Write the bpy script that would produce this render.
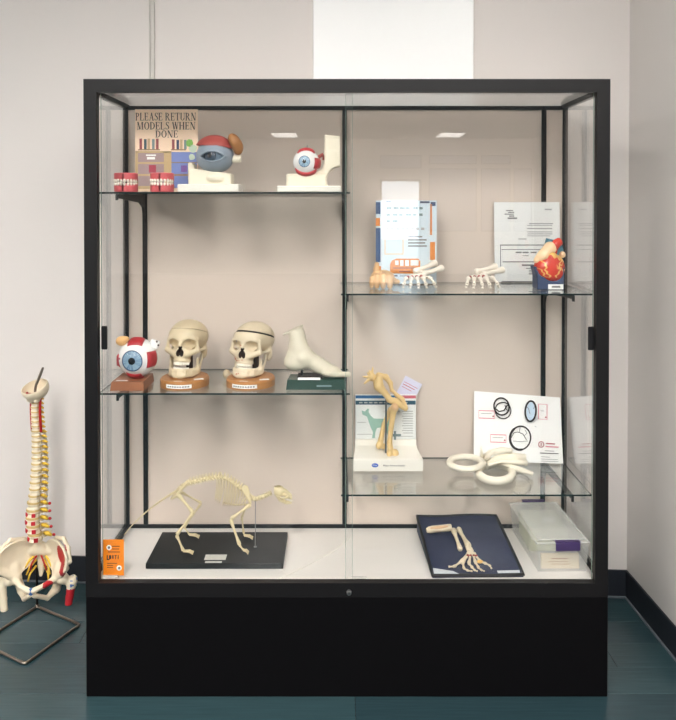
import bpy, math, random
import numpy as np
from mathutils import Vector, Matrix
random.seed(7); np.random.seed(7)
PI = math.pi
scene = bpy.context.scene
C = scene.collection
for o in list(bpy.data.objects): bpy.data.objects.remove(o)

# ------------------------------------------------------------------ camera
F = 783.0; CX = 337.0; HOR = 203.0; PITCH = math.radians(0.8)
CAM = Vector((0, -2.6, 1.6546)); YPP = HOR + F * math.tan(PITCH)
cd = bpy.data.cameras.new('camera'); cam = bpy.data.objects.new('camera', cd); C.objects.link(cam)
cam.location = CAM; cam.rotation_euler = (PI / 2 - PITCH, 0, 0)
cd.sensor_fit = 'HORIZONTAL'; cd.sensor_width = 36; cd.lens = F / 676 * 36
cd.shift_x = (338 - CX) / 676; cd.shift_y = (YPP - 360) / 676
cd.clip_start = 0.05; cd.clip_end = 100
scene.camera = cam

# ------------------------------------------------------------------ world, exposure
w = bpy.data.worlds.new('daylight'); scene.world = w; w.use_nodes = True
bg = w.node_tree.nodes['Background']; bg.inputs[0].default_value = (0.80, 0.92, 1.0, 1); bg.inputs[1].default_value = 1.7
scene.view_settings.view_transform = 'Standard'; scene.view_settings.look = 'None'
scene.view_settings.gamma = 1.0; scene.view_settings.use_curve_mapping = False
scene.view_settings.exposure = 1.82
CEIL_STRENGTH = 9.0
scene.cycles.max_bounces = 10; scene.cycles.diffuse_bounces = 5; scene.cycles.glossy_bounces = 5
scene.cycles.transparent_max_bounces = 40; scene.cycles.caustics_reflective = False; scene.cycles.caustics_refractive = False
scene.cycles.use_denoising = True; scene.cycles.sample_clamp_indirect = 6.0

# ------------------------------------------------------------------ helpers
def ray(px, py):
    u = (px - CX) / F; v = -(py - YPP) / F
    return Vector((u, math.cos(PITCH) + v * math.sin(PITCH), -math.sin(PITCH) + v * math.cos(PITCH)))
def at(px, py, Y):                       # point at depth Y behind the front of the case
    d = ray(px, py); return CAM + d * ((Y - CAM.y) / d.y)
def onplane(px, py, p0, n):
    d = ray(px, py); return CAM + d * ((Vector(p0) - CAM).dot(n) / d.dot(n))
def lin(c):
    c = c / 255.0
    return c / 12.92 if c <= 0.04045 else ((c + 0.055) / 1.055) ** 2.4
def rgb(r, g, b): return (lin(r), lin(g), lin(b), 1)
M = {}
def mat(name, col, rough=0.5, metal=0.0, var=0.06, scale=30, bump=0.0, alpha=1.0, spec=0.5, emit=None, coat=0.0, bscale=None, trans=0.0, stretch=None):
    m = bpy.data.materials.new(name); m.use_nodes = True
    nt = m.node_tree; b = nt.nodes['Principled BSDF']
    b.inputs['Roughness'].default_value = rough; b.inputs['Metallic'].default_value = metal
    b.inputs['Alpha'].default_value = alpha; b.inputs['Specular IOR Level'].default_value = spec
    b.inputs['Coat Weight'].default_value = coat; b.inputs['Coat Roughness'].default_value = 0.05
    c = rgb(*col)
    tc = nt.nodes.new('ShaderNodeTexCoord'); n = nt.nodes.new('ShaderNodeTexNoise')
    n.inputs['Scale'].default_value = scale; n.inputs['Detail'].default_value = 4
    src = tc.outputs['Object']
    if stretch:
        mp = nt.nodes.new('ShaderNodeMapping'); mp.inputs['Scale'].default_value = stretch
        nt.links.new(src, mp.inputs[0]); src = mp.outputs[0]
    nt.links.new(src, n.inputs['Vector'])
    mix = nt.nodes.new('ShaderNodeMix'); mix.data_type = 'RGBA'
    mix.inputs[6].default_value = tuple(max(0, x * (1 - var)) for x in c[:3]) + (1,)
    mix.inputs[7].default_value = tuple(min(1, x * (1 + var)) for x in c[:3]) + (1,)
    nt.links.new(n.outputs[0], mix.inputs[0]); nt.links.new(mix.outputs[2], b.inputs['Base Color'])
    if bump:
        bp = nt.nodes.new('ShaderNodeBump'); bp.inputs['Strength'].default_value = bump; bp.inputs['Distance'].default_value = 0.002
        if bscale:
            n2 = nt.nodes.new('ShaderNodeTexNoise'); n2.inputs['Scale'].default_value = bscale
            nt.links.new(src, n2.inputs['Vector']); nt.links.new(n2.outputs[0], bp.inputs['Height'])
        else: nt.links.new(n.outputs[0], bp.inputs['Height'])
        nt.links.new(bp.outputs[0], b.inputs['Normal'])
    if emit:
        b.inputs['Emission Color'].default_value = c; b.inputs['Emission Strength'].default_value = emit
    if trans: b.inputs['Transmission Weight'].default_value = trans
    M[name] = m; return m
def glass(name, tint=(0.994, 0.997, 0.995), f0=0.04, rough=0.0):
    m = bpy.data.materials.new(name); m.use_nodes = True; nt = m.node_tree
    nt.nodes.remove(nt.nodes['Principled BSDF']); out = nt.nodes['Material Output']
    lw = nt.nodes.new('ShaderNodeLayerWeight'); lw.inputs[0].default_value = 0.5
    pw = nt.nodes.new('ShaderNodeMath'); pw.operation = 'POWER'; pw.inputs[1].default_value = 5
    ml = nt.nodes.new('ShaderNodeMath'); ml.operation = 'MULTIPLY_ADD'; ml.inputs[1].default_value = 1 - f0; ml.inputs[2].default_value = f0
    tr = nt.nodes.new('ShaderNodeBsdfTransparent'); tr.inputs[0].default_value = (*tint, 1)
    gl = nt.nodes.new('ShaderNodeBsdfGlossy'); gl.inputs['Roughness'].default_value = rough; gl.inputs[0].default_value = (1, 1, 1, 1)
    mx = nt.nodes.new('ShaderNodeMixShader')
    nt.links.new(lw.outputs['Facing'], pw.inputs[0]); nt.links.new(pw.outputs[0], ml.inputs[0]); nt.links.new(ml.outputs[0], mx.inputs[0])
    nt.links.new(tr.outputs[0], mx.inputs[1]); nt.links.new(gl.outputs[0], mx.inputs[2]); nt.links.new(mx.outputs[0], out.inputs[0])
    M[name] = m; return m

def link(name, me, parent=None, loc=None, rot=None):
    o = bpy.data.objects.new(name, me); C.objects.link(o)
    if parent is not None: o.parent = parent
    if loc is not None: o.location = loc
    if rot is not None: o.rotation_euler = rot
    return o
def tag(o, label, cat, group=None):
    o['label'] = label; o['category'] = cat
    if group: o['group'] = group
    return o
def thing(name, label, cat, loc=(0, 0, 0), rotz=0, group=None):
    o = bpy.data.objects.new(name, None); C.objects.link(o); o.empty_display_size = 0.02
    o.location = loc; o.rotation_euler = (0, 0, rotz)
    return tag(o, label, cat, group)
def struct(o): o['kind'] = 'structure'; return o

def mk(name, verts, faces, mats, parent=None, idx=None, smooth=35, loc=None, rot=None):
    me = bpy.data.meshes.new(name); me.from_pydata([tuple(v) for v in verts], [], faces)
    ms = mats if isinstance(mats, (list, tuple)) else [mats]
    for m in ms: me.materials.append(M[m] if isinstance(m, str) else m)
    if idx is not None: me.polygons.foreach_set('material_index', np.asarray(idx, dtype=np.int32))
    if smooth:
        me.polygons.foreach_set('use_smooth', [True] * len(me.polygons))
        if smooth < 180: me.set_sharp_from_angle(angle=math.radians(smooth))
    me.update()
    return link(name, me, parent, loc, rot)

class MB:
    def __init__(s): s.v = []; s.f = []; s.m = []
    def add(s, vs, fs, mi=0):
        k = len(s.v); s.v += [tuple(v) for v in vs]; s.f += [tuple(i + k for i in f) for f in fs]; s.m += [mi] * len(fs); return s
    def box(s, lo, hi, mi=0, T=None, bev=0.0):
        x0, y0, z0 = lo; x1, y1, z1 = hi
        if bev <= 0:
            vs = [(x, y, z) for z in (z0, z1) for y in (y0, y1) for x in (x0, x1)]
            fs = [(0, 2, 3, 1), (4, 5, 7, 6), (0, 1, 5, 4), (2, 6, 7, 3), (0, 4, 6, 2), (1, 3, 7, 5)]
        else:
            b = min(bev, (x1 - x0) / 2.01, (y1 - y0) / 2.01, (z1 - z0) / 2.01); vs = []; fs = []; I = {}
            cs = [(sx, sy, sz) for sx in (0, 1) for sy in (0, 1) for sz in (0, 1)]
            X = (x0, x1); Y = (y0, y1); Z = (z0, z1)
            for c in cs:
                sg = [1 if q == 0 else -1 for q in c]
                base = (X[c[0]], Y[c[1]], Z[c[2]])
                for ax in range(3):
                    p = [base[i] + (b * sg[i] if i != ax else 0) for i in range(3)]
                    I[c, ax] = len(vs); vs.append(tuple(p))
            for ax in range(3):
                o1, o2 = [(1, 2), (2, 0), (0, 1)][ax]
                for sgn in (0, 1):
                    q = []
                    for a_, b_ in ((0, 0), (1, 0), (1, 1), (0, 1)):
                        c = [0, 0, 0]; c[ax] = sgn; c[o1] = a_; c[o2] = b_; q.append(I[tuple(c), ax])
                    fs.append(tuple(q) if sgn else tuple(q[::-1]))
            for ax in range(3):
                o1, o2 = [(1, 2), (2, 0), (0, 1)][ax]
                for a_ in (0, 1):
                    for b_ in (0, 1):
                        c0 = [0, 0, 0]; c0[o1] = a_; c0[o2] = b_; c1 = list(c0); c1[ax] = 1
                        q = (I[tuple(c0), o1], I[tuple(c1), o1], I[tuple(c1), o2], I[tuple(c0), o2])
                        fs.append(q if a_ != b_ else q[::-1])
            for c in cs:
                t = (I[c, 0], I[c, 1], I[c, 2]); fs.append(t if sum(c) % 2 == 1 else t[::-1])
        if T is not None: vs = [T @ Vector(v) for v in vs]
        return s.add(vs, fs, mi)
    def tube(s, path, r, n=8, mi=0, closed=False, flat=1.0, up=None, caps=True):
        P = [Vector(p) for p in path]; N = len(P)
        R = [r] * N if not hasattr(r, '__len__') else list(r)
        vs = []; fs = []
        ref = Vector(up) if up else None; prev = None
        for i in range(N):
            if closed: t = P[(i + 1) % N] - P[i - 1]
            else: t = P[min(i + 1, N - 1)] - P[max(i - 1, 0)]
            t.normalize()
            if ref is not None: a = ref - t * ref.dot(t)
            elif prev is None: a = t.orthogonal()
            else: a = prev - t * prev.dot(t)
            if a.length < 1e-6: a = t.orthogonal()
            a.normalize(); prev = a; b = t.cross(a)
            for k in range(n):
                an = 2 * PI * k / n
                vs.append(P[i] + a * (R[i] * math.cos(an) * flat) + b * (R[i] * math.sin(an)))
        for i in range(N if closed else N - 1):
            j = (i + 1) % N
            for k in range(n):
                l = (k + 1) % n; fs.append((i * n + k, i * n + l, j * n + l, j * n + k))
        if not closed and caps:
            fs.append(tuple(range(n))[::-1]); fs.append(tuple((N - 1) * n + k for k in range(n)))
        return s.add(vs, fs, mi)
    def bone(s, a, b, r0, r1, mid=0.62, n=8, mi=0):
        a = Vector(a); b = Vector(b); d = b - a; L = d.length; u = d / max(L, 1e-9)
        ts = [(-.0, .45), (.03, .9), (.09, 1.0), (.2, .8), (.35, mid), (.65, mid), (.8, .8), (.91, 1.0), (.97, .9), (1.0, .45)]
        return s.tube([a + d * t for t, _ in ts], [(r0 + (r1 - r0) * t) * k for t, k in ts], n, mi)
    def ell(s, c, r, n=12, m=8, mi=0, T=None):
        vs = []; fs = []
        c = Vector(c); r = r if hasattr(r, '__len__') else (r, r, r)
        vs.append(Vector((0, 0, r[2])))
        for i in range(1, m):
            th = PI * i / m
            for k in range(n):
                ph = 2 * PI * k / n; vs.append(Vector((r[0] * math.sin(th) * math.cos(ph), r[1] * math.sin(th) * math.sin(ph), r[2] * math.cos(th))))
        vs.append(Vector((0, 0, -r[2])))
        for k in range(n): fs.append((0, 1 + k, 1 + (k + 1) % n))
        for i in range(m - 2):
            for k in range(n):
                a = 1 + i * n + k; b = 1 + i * n + (k + 1) % n; fs.append((a, a + n, b + n, b))
        L = len(vs) - 1
        for k in range(n): fs.append((L, 1 + (m - 2) * n + (k + 1) % n, 1 + (m - 2) * n + k))
        vs = [(T @ v if T is not None else v) + c for v in vs]
        return s.add(vs, fs, mi)
    def prism(s, poly, z0, z1, mi=0, T=None, top=None):
        n = len(poly); tp = top or poly
        vs = [(x, y, z0) for x, y in poly] + [(x, y, z1) for x, y in tp]
        fs = [tuple(range(n))[::-1], tuple(range(n, 2 * n))] + [(i, (i + 1) % n, n + (i + 1) % n, n + i) for i in range(n)]
        if T is not None: vs = [T @ Vector(v) for v in vs]
        return s.add(vs, fs, mi)
    def lathe(s, prof, n=32, mi=0, T=None, mfun=None):
        vs = []; k0 = len(prof); fs = []; ms = []
        for r, z in prof:
            for k in range(n):
                a = 2 * PI * k / n; vs.append((r * math.cos(a), r * math.sin(a), z))
        for i in range(k0 - 1):
            for k in range(n):
                fs.append((i * n + k, i * n + (k + 1) % n, (i + 1) * n + (k + 1) % n, (i + 1) * n + k)); ms.append(mfun(i, k) if mfun else mi)
        if T is not None: vs = [T @ Vector(v) for v in vs]
        k = len(s.v); s.v += [tuple(v) for v in vs]; s.f += [tuple(i + k for i in f) for f in fs]; s.m += ms; return s
    def build(s, name, mats, parent=None, smooth=35, loc=None, rot=None):
        return mk(name, s.v, s.f, mats, parent, s.m if isinstance(mats, (list, tuple)) else None, smooth, loc, rot)

# signed-distance sculpting: numpy surface nets
def surf(fn, lo, hi, h):
    lo = np.array(lo, float); hi = np.array(hi, float); n = np.maximum(4, np.ceil((hi - lo) / h).astype(int) + 1)
    ax = [lo[i] + h * np.arange(n[i]) for i in range(3)]
    G = np.stack(np.meshgrid(*ax, indexing='ij'), -1)
    V = fn(G.reshape(-1, 3)).reshape(n).astype(np.float64)
    ins = V < 0
    nc = n - 1; acc = np.zeros((*nc, 3)); cnt = np.zeros(nc)
    for a in range(3):
        sl0 = [slice(None)] * 3; sl1 = [slice(None)] * 3; sl0[a] = slice(0, -1); sl1[a] = slice(1, None)
        v0 = V[tuple(sl0)]; v1 = V[tuple(sl1)]; cr = ins[tuple(sl0)] != ins[tuple(sl1)]
        t = np.where(cr, v0 / np.where(np.abs(v0 - v1) < 1e-12, 1e-12, v0 - v1), 0)
        p = G[tuple(sl0)].copy(); p[..., a] += t * h
        b, c = [q for q in range(3) if q != a]
        for db in (0, 1):
            for dc in (0, 1):
                s2 = [slice(None)] * 3; s2[b] = slice(db, db + nc[b]); s2[c] = slice(dc, dc + nc[c])
                m = cr[tuple(s2)]; acc += p[tuple(s2)] * m[..., None]; cnt += m
    act = cnt > 0; ids = -np.ones(nc, int); ids[act] = np.arange(act.sum())
    verts = acc[act] / cnt[act][:, None]
    faces = []
    for a in range(3):
        b, c = [(1, 2), (2, 0), (0, 1)][a]
        sl0 = [slice(None)] * 3; sl1 = [slice(None)] * 3; sl0[a] = slice(0, -1); sl1[a] = slice(1, None)
        cr = ins[tuple(sl0)] != ins[tuple(sl1)]; fl = ins[tuple(sl0)]
        idx = np.argwhere(cr); f = fl[cr]
        ok = (idx[:, b] > 0) & (idx[:, b] < n[b] - 1) & (idx[:, c] > 0) & (idx[:, c] < n[c] - 1)
        idx = idx[ok]; f = f[ok]
        def g(db, dc):
            q = idx.copy(); q[:, b] += db; q[:, c] += dc; return ids[q[:, 0], q[:, 1], q[:, 2]]
        q = np.stack([g(-1, -1), g(0, -1), g(0, 0), g(-1, 0)], 1)
        q[~f] = q[~f][:, ::-1]; faces.append(q)
    faces = np.concatenate(faces)
    return verts, faces[(faces >= 0).all(1)]
A = lambda *v: np.array(v, float)
def s_ell(p, c, r, R=None):
    q = p - A(*c)
    if R is not None: q = q @ R
    r = A(*r) if hasattr(r, '__len__') else A(r, r, r)
    k = np.linalg.norm(q / r, axis=1); k2 = np.linalg.norm(q / (r * r), axis=1) + 1e-9
    return k * (k - 1) / k2
def s_cap(p, a, b, ra, rb=None):
    rb = ra if rb is None else rb; a = A(*a); b = A(*b); d = b - a
    t = np.clip(((p - a) @ d) / max(d @ d, 1e-9), 0, 1)
    return np.linalg.norm(p - a - t[:, None] * d, axis=1) - (ra + (rb - ra) * t)
def s_chain(p, pts, rs, k=0):
    d = None
    for i in range(len(pts) - 1):
        e = s_cap(p, pts[i], pts[i + 1], rs[i], rs[i + 1]); d = e if d is None else (smin(d, e, k) if k else np.minimum(d, e))
    return d
def s_box(p, c, half, r=0, R=None):
    q = p - A(*c)
    if R is not None: q = q @ R
    q = np.abs(q) - A(*half) + r
    return np.linalg.norm(np.maximum(q, 0), axis=1) + np.minimum(q.max(1), 0) - r
def smin(a, b, k):
    h = np.clip(0.5 + 0.5 * (b - a) / k, 0, 1); return b * (1 - h) + a * h - k * h * (1 - h)
def smax(a, b, k): return -smin(-a, -b, k)
def rotm(ax, deg): return np.array(Matrix.Rotation(math.radians(deg), 3, ax))
def sculpt(name, fn, lo, hi, h, mats, parent=None, mfun=None, scale=0.001, smooth=60, loc=None, rot=None):
    v, f = surf(fn, lo, hi, h)
    idx = mfun(v[f].mean(1)) if mfun else None
    return mk(name, v * scale, f.tolist(), mats, parent, idx, smooth, loc, rot)
def text_mesh(name, s, size, m, parent, loc, rot=(PI / 2, 0, 0), align='CENTER', depth=0.0002, sx=1.0):
    cu = bpy.data.curves.new(name, 'FONT'); cu.body = s; cu.size = size; cu.align_x = align; cu.align_y = 'CENTER'; cu.extrude = depth; cu.resolution_u = 2
    t = bpy.data.objects.new(name, cu); C.objects.link(t)
    dg = bpy.context.evaluated_depsgraph_get(); me = bpy.data.meshes.new_from_object(t.evaluated_get(dg))
    bpy.data.objects.remove(t); bpy.data.curves.remove(cu)
    me.name = name; me.materials.clear(); me.materials.append(M[m])
    o = link(name, me, parent, loc, rot); o.scale = (sx, 1, 1); return o
def rotz(a): return Matrix.Rotation(a, 4, 'Z')
def TR(loc, rx=0, ry=0, rz=0):
    return Matrix.Translation(loc) @ Matrix.Rotation(rz, 4, 'Z') @ Matrix.Rotation(ry, 4, 'Y') @ Matrix.Rotation(rx, 4, 'X')
# ------------------------------------------------------------------ materials
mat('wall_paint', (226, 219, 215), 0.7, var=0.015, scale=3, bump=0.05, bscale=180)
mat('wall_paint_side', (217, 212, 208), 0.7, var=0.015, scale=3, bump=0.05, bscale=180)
mat('board_white', (252, 252, 252), 0.35, var=0.005)
mat('vinyl_base', (27, 31, 39), 0.5, var=0.05, scale=8)
mat('caulk', (110, 116, 124), 0.5)
mat('ceiling_tile', (235, 235, 232), 0.9, bump=0.3, bscale=300)
mat('plank_a', (44, 66, 72), 0.24, var=0.28, scale=5, stretch=(1.2, 26, 1))
mat('plank_b', (40, 61, 67), 0.24, var=0.28, scale=5, stretch=(1.2, 26, 1))
mat('plank_c', (48, 71, 76), 0.26, var=0.28, scale=5, stretch=(1.2, 26, 1))
mat('floor_joint', (16, 22, 25), 0.6)
mat('conduit_paint', (205, 200, 194), 0.5)
mat('black_alu', (9, 7, 9), 0.5, spec=.3, var=0.12, scale=60, stretch=(1, 1, 20))
mat('black_lam', (4, 3, 5), 0.6, var=0.1, spec=0.12)
mat('black_plastic', (9, 8, 11), 0.45)
mat('beige_panel', (211, 196, 184), 0.85, var=0.02, scale=4, bump=0.15, bscale=500)
mat('deck_white', (226, 221, 216), 0.45, var=0.015)
mat('steel', (150, 150, 150), 0.3, metal=1.0)
mat('clear_plastic', (225, 222, 215), 0.2, alpha=0.6)
glass('pane_glass'); glass('shelf_glass', (0.975, 0.988, 0.982), 0.045); glass('window_glass', (0.97, 0.98, 0.99), 0.03)
mat('frosted', (245, 243, 240), .6, var=.01, alpha=.4)
mat('glass_edge', (28, 44, 44), 0.12, var=0.1)
mat('door_edge', (150, 172, 160), 0.12, var=0.05, alpha=0.75)
mat('light_diffuser', (254, 251, 247), 0.5, var=0.0, emit=CEIL_STRENGTH); mat('light_diffuser_dim', (255, 250, 243), 0.5, var=0.0, emit=CEIL_STRENGTH * .22)
mat('blind', (196, 200, 222), 0.7, alpha=.85)
mat('asphalt', (150, 150, 145), 0.9)

# ------------------------------------------------------------------ room shell
H = 3.15
WL = (-5.2, 1.026); WC = (1.217, 0.666); WR = (1.29, -1.35)      # plan of back wall, corner, side wall
def wallpiece(name, a, b, m, z0=0, z1=H, t=0.1):
    a = Vector((*a, 0)); b = Vector((*b, 0)); d = (b - a).normalized(); n = Vector((d.y, -d.x, 0))   # n: to the room
    q = [a, b, b - n * t, a - n * t]
    return struct(MB().prism([(p.x, p.y) for p in q][::-1], z0, z1).build(name, m, smooth=0))
wallpiece('wall_back', WL, WC, 'wall_paint')
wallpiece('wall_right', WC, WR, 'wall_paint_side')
wallpiece('wall_jog', WR, (4.6, -1.35), 'wall_paint')
wallpiece('wall_side', (4.6, -1.35), (4.6, -15.6), 'wall_paint')
wallpiece('wall_left', (-5.2, -15.6), WL, 'wall_paint')
fl = struct(MB().box((-5.4, -15.8, -0.06), (4.8, 1.2, -0.003)).build('floor', 'floor_joint', smooth=0))
# planks of the vinyl floor
pw = 0.152; y = 0.93; row = 0
while y > -0.75:
    xs = -2.0 - (row * 0.47 % 1.22)
    while xs < 1.3:
        x0, x1 = max(xs, -2.0) + .0006, min(xs + 1.22, 1.3) - .0006
        if x1 - x0 > 0.05:
            MB().box((x0, y - pw + .0006, -0.004), (x1, y - .0006, random.uniform(-.0003, 0)), bev=.0008).build('plank', random.choice(['plank_a', 'plank_b', 'plank_c']), fl, smooth=0)
        xs += 1.22
    y -= pw; row += 1
far = MB()
for i in range(100):                       # rest of the room, out of view: same planks joined
    yy = y - i * pw
    if yy - pw < -15.6: break
    for j in range(9):
        x0 = -5.2 + j * 1.22 - (i * .47 % 1.22); far.box((max(x0, -5.2) + .0006, yy - pw + .0006, -.004), (max(min(x0 + 1.22, 4.6) - .0006, max(x0, -5.2) + .001), yy - .0006, 0), mi=(i * 7 + j * 3) % 3)
fp = far.build('plank_field', ['plank_a', 'plank_b', 'plank_c'], fl, smooth=0); fp['kind'] = 'stuff'
struct(MB().box((-5.4, -15.8, H), (4.8, 1.2, H + .06)).build('ceiling', 'ceiling_tile', smooth=0))
# cove base with a pale caulk line
def base(name, a, b, m, t, z0, z1):
    a = Vector((*a, 0)); b = Vector((*b, 0)); d = (b - a).normalized(); n = Vector((d.y, -d.x, 0))
    q = [a - n * .0005, b - n * .0005, b + n * t, a + n * t]
    return struct(MB().prism([(p.x, p.y) for p in q], z0, z1).build(name, m, smooth=0))
base('baseboard_back', WL, WC, 'vinyl_base', .008, 0, .115)
base('baseboard_right', WC, WR, 'vinyl_base', .008, 0, .115)
base('trim_1', WL, WC, 'caulk', .013, 0, .007)
base('trim_2', WC, WR, 'caulk', .013, 0, .007)
# far wall with glazed door and windows (the glass of the case mirrors them)
YF = -15.6
ops = [(1.0, 1.97, 0.0, 2.21), (2.14, 3.26, 0.99, 2.46), (2.14, 3.26, 2.56, 2.77), (3.36, 4.05, 0.99, 2.46), (3.36, 4.05, 2.56, 2.77), (1.0, 1.97, 2.46, 2.77), (4.12, 4.55, 0.99, 2.46)]
xs = sorted({-5.2, 4.6} | {v for o_ in ops for v in o_[:2]}); zs = sorted({0, H} | {v for o_ in ops for v in o_[2:]})
wf = MB()
for i in range(len(xs) - 1):
    for j in range(len(zs) - 1):
        cx_, cz_ = (xs[i] + xs[i + 1]) / 2, (zs[j] + zs[j + 1]) / 2
        if any(o_[0] < cx_ < o_[1] and o_[2] < cz_ < o_[3] for o_ in ops): continue
        wf.box((xs[i], YF - .1, zs[j]), (xs[i + 1], YF, zs[j + 1]))
struct(wf.build('wall_front', 'wall_paint', smooth=0))
for i, (x0, x1, z0, z1) in enumerate(ops):
    door = z0 == 0
    fr = MB(); t = .05
    for lo, hi in (((x0, z0), (x0 + t, z1)), ((x1 - t, z0), (x1, z1)), ((x0 + t, z1 - t), (x1 - t, z1)), ((x0 + t, z0), (x1 - t, z0 + t))):
        fr.box((lo[0], YF - .07, lo[1]), (hi[0], YF - .02, hi[1]))
    r_ = struct(fr.build('door_1' if door else 'window_%d' % i, 'black_alu', smooth=0))
    MB().box((x0 + t, YF - .05, z0 + t), (x1 - t, YF - .044, z1 - t)).build('pane', 'window_glass', r_, smooth=0)
    if not door:
        MB().box((x0 + .02, YF - .015, z0 + .02), (x1 - .02, YF - .011, z1 - .02)).build('roller_blind', 'blind', r_, smooth=0)
struct(MB().box((-12, -34, -.12), (12, -15.71, -.06)).build('ground', 'asphalt', smooth=0))
# ceiling light panels
def troffer(x, y, d='light_diffuser'):
    r_ = thing('ceiling_light', 'recessed rectangular ceiling light panel with white frame', 'ceiling light', (x, y, H), 0, 'ceiling light panels')
    f = MB(); a, b, t = .30, .60, .03
    for lo, hi in (((-a, -b), (-a + t, b)), ((a - t, -b), (a, b)), ((-a + t, -b), (a - t, -b + t)), ((-a + t, b - t), (a - t, b))): f.box((*lo, -.02), (*hi, -.001))
    f.build('frame', 'ceiling_tile', r_, smooth=0)
    MB().box((-a + t, -b + t, -.012), (a - t, b - t, -.004)).build('diffuser', d, r_, smooth=0)
for y_ in (-2.1, -3.6, -5.1, -6.8):
    for x_ in (-3.4, -0.82, 1.76 if y_ < -3 else 0.62): troffer(x_, y_)
for x_ in (-1.14, 2.48): troffer(x_, -14.4, 'light_diffuser_dim')       # far end of the room, lamps turned low
# metal strip and white panel on the back wall
ang = math.atan2(WC[1] - WL[1], WC[0] - WL[0])
def onwall(px): 
    d = ray(px, 100); a = Vector((*WL, 0)); n = Vector((math.sin(ang), -math.cos(ang), 0))
    p = CAM + d * ((a - CAM).dot(n) / d.dot(n)); return Vector((p.x, p.y, 0))
p = onwall(152.5); 
cr = MB(); cr.box((-.008, -.006, .12), (.008, -.0005, H - .001), bev=.0015)
for s_ in (-1, 1): cr.box((s_ * .0095 - .0018, -.010, .12), (s_ * .0095 + .0018, -.0005, H - .001))
o = struct(cr.build('trim_3', 'conduit_paint', smooth=0, loc=p, rot=(0, 0, ang)))
pa, pb = onwall(313.5), onwall(473); L = (pb - pa).length
MB_ = MB().box((0, -.016, 2.02), (L, -.0005, 2.72), bev=.002)
tag(MB_.build('wall_board', 'board_white', smooth=0, loc=pa, rot=(0, 0, ang)), 'plain bright white rectangular board on the wall above the display case', 'wall board')
# ------------------------------------------------------------------ display case
XL, XR = -0.8405, 0.906; ZT = 2.0655; ZB = 0.3375; ZD = 0.375; YB = 0.50; T = 0.043
YP = 0.470                                        # face of the back panel
case = thing('display_case', 'black framed glass display case with sliding doors on a black plinth', 'display case', ((XL + XR) / 2, .25, 0))
cx, cy = (XL + XR) / 2, .25
def cbox(name, lo, hi, m, parent=case, bev=.0, mats=None):
    off = Vector((cx, cy, 0)) if parent is case else Vector((0, 0, 0))
    lo = Vector(lo) - Vector((cx, cy, 0)); hi = Vector(hi) - Vector((cx, cy, 0))
    return MB().box(lo, hi, bev=bev).build(name, m, parent, smooth=0)
cbox('plinth', (XL + .0005, .0005, 0), (XR + .0005, YB, ZB), 'black_lam', bev=.002)
cbox('deck', (XL + .006, .012, ZB), (XR - .006, YB - .004, ZD), 'deck_white')
# mitred picture-frame front (flat bars with 45 degree joints) and plain bars elsewhere
def bar(name, p, q, inner):                        # p,q outer ends, inner: other two corners
    poly = [p, q, inner[1], inner[0]]
    vs = [(x - cx, y - cy, z) for y in (0, .030) for x, z in poly]
    fs = [(3, 2, 1, 0), (4, 5, 6, 7)] + [(i, (i + 1) % 4, 4 + (i + 1) % 4, 4 + i) for i in range(4)]
    o = mk(name, vs, fs, 'black_alu', case, smooth=0)
    import bmesh
    bm = bmesh.new(); bm.from_mesh(o.data); bmesh.ops.recalc_face_normals(bm, faces=bm.faces); bm.to_mesh(o.data); bm.free()
    return o
o1, o2, o3, o4 = (XL, ZB), (XR, ZB), (XR, ZT), (XL, ZT)
i1, i2, i3, i4 = (XL + T, ZB + .046), (XR - T, ZB + .046), (XR - T, ZT - T), (XL + T, ZT - T)
bar('front_post', o1, o4, (i1, i4)); bar('front_post', o3, o2, (i3, i2)); bar('top_rail', o4, o3, (i4, i3)); bar('bottom_rail', o2, o1, (i2, i1))
cbox('door_track', (XL + T, .0302, ZD), (XR - T, .0335, ZD + .006), 'black_plastic')
cbox('door_track', (XL + T, .030, ZT - .036), (XR - T, .056, ZT - .012), 'black_plastic')
P2 = .019
for s_, x in ((0, XL + .004), (1, XR - .004 - P2)):
    cbox('rear_post', (x, YB - .03 - .008, ZD), (x + P2, YB - .008, ZT - .004), 'black_alu')
    cbox('side_rail', (x, .031, ZT - .042), (x + P2, YB - .0385, ZT - .004), 'black_alu')
    cbox('side_rail', (x, .061, ZD + .0005), (x + P2, YB - .0385, ZD + .016), 'black_alu')
cbox('rear_rail', (XL + .025, YB - .038, ZT - .047), (XR - .025, YB - .008, ZT - .032), 'black_alu')
cbox('rear_rail', (XL + .025, YP - .008, ZD + .0005), (XR - .025, YP - .0005, ZD + .014), 'black_alu')
cbox('back_panel', (XL + .010, YP, ZD + .0005), (XR - .010, YP + .018, ZT - .035), 'beige_panel')
cbox('top_panel', (XL + .030, .032, ZT - .029), (XR - .030, YB - .009, ZT - .023), 'frosted')
for x in (XL + .012, XR - .018): cbox('side_pane', (x, .031, ZD + .018), (x + .005, YB - .040, ZT - .043), 'pane_glass')
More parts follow.
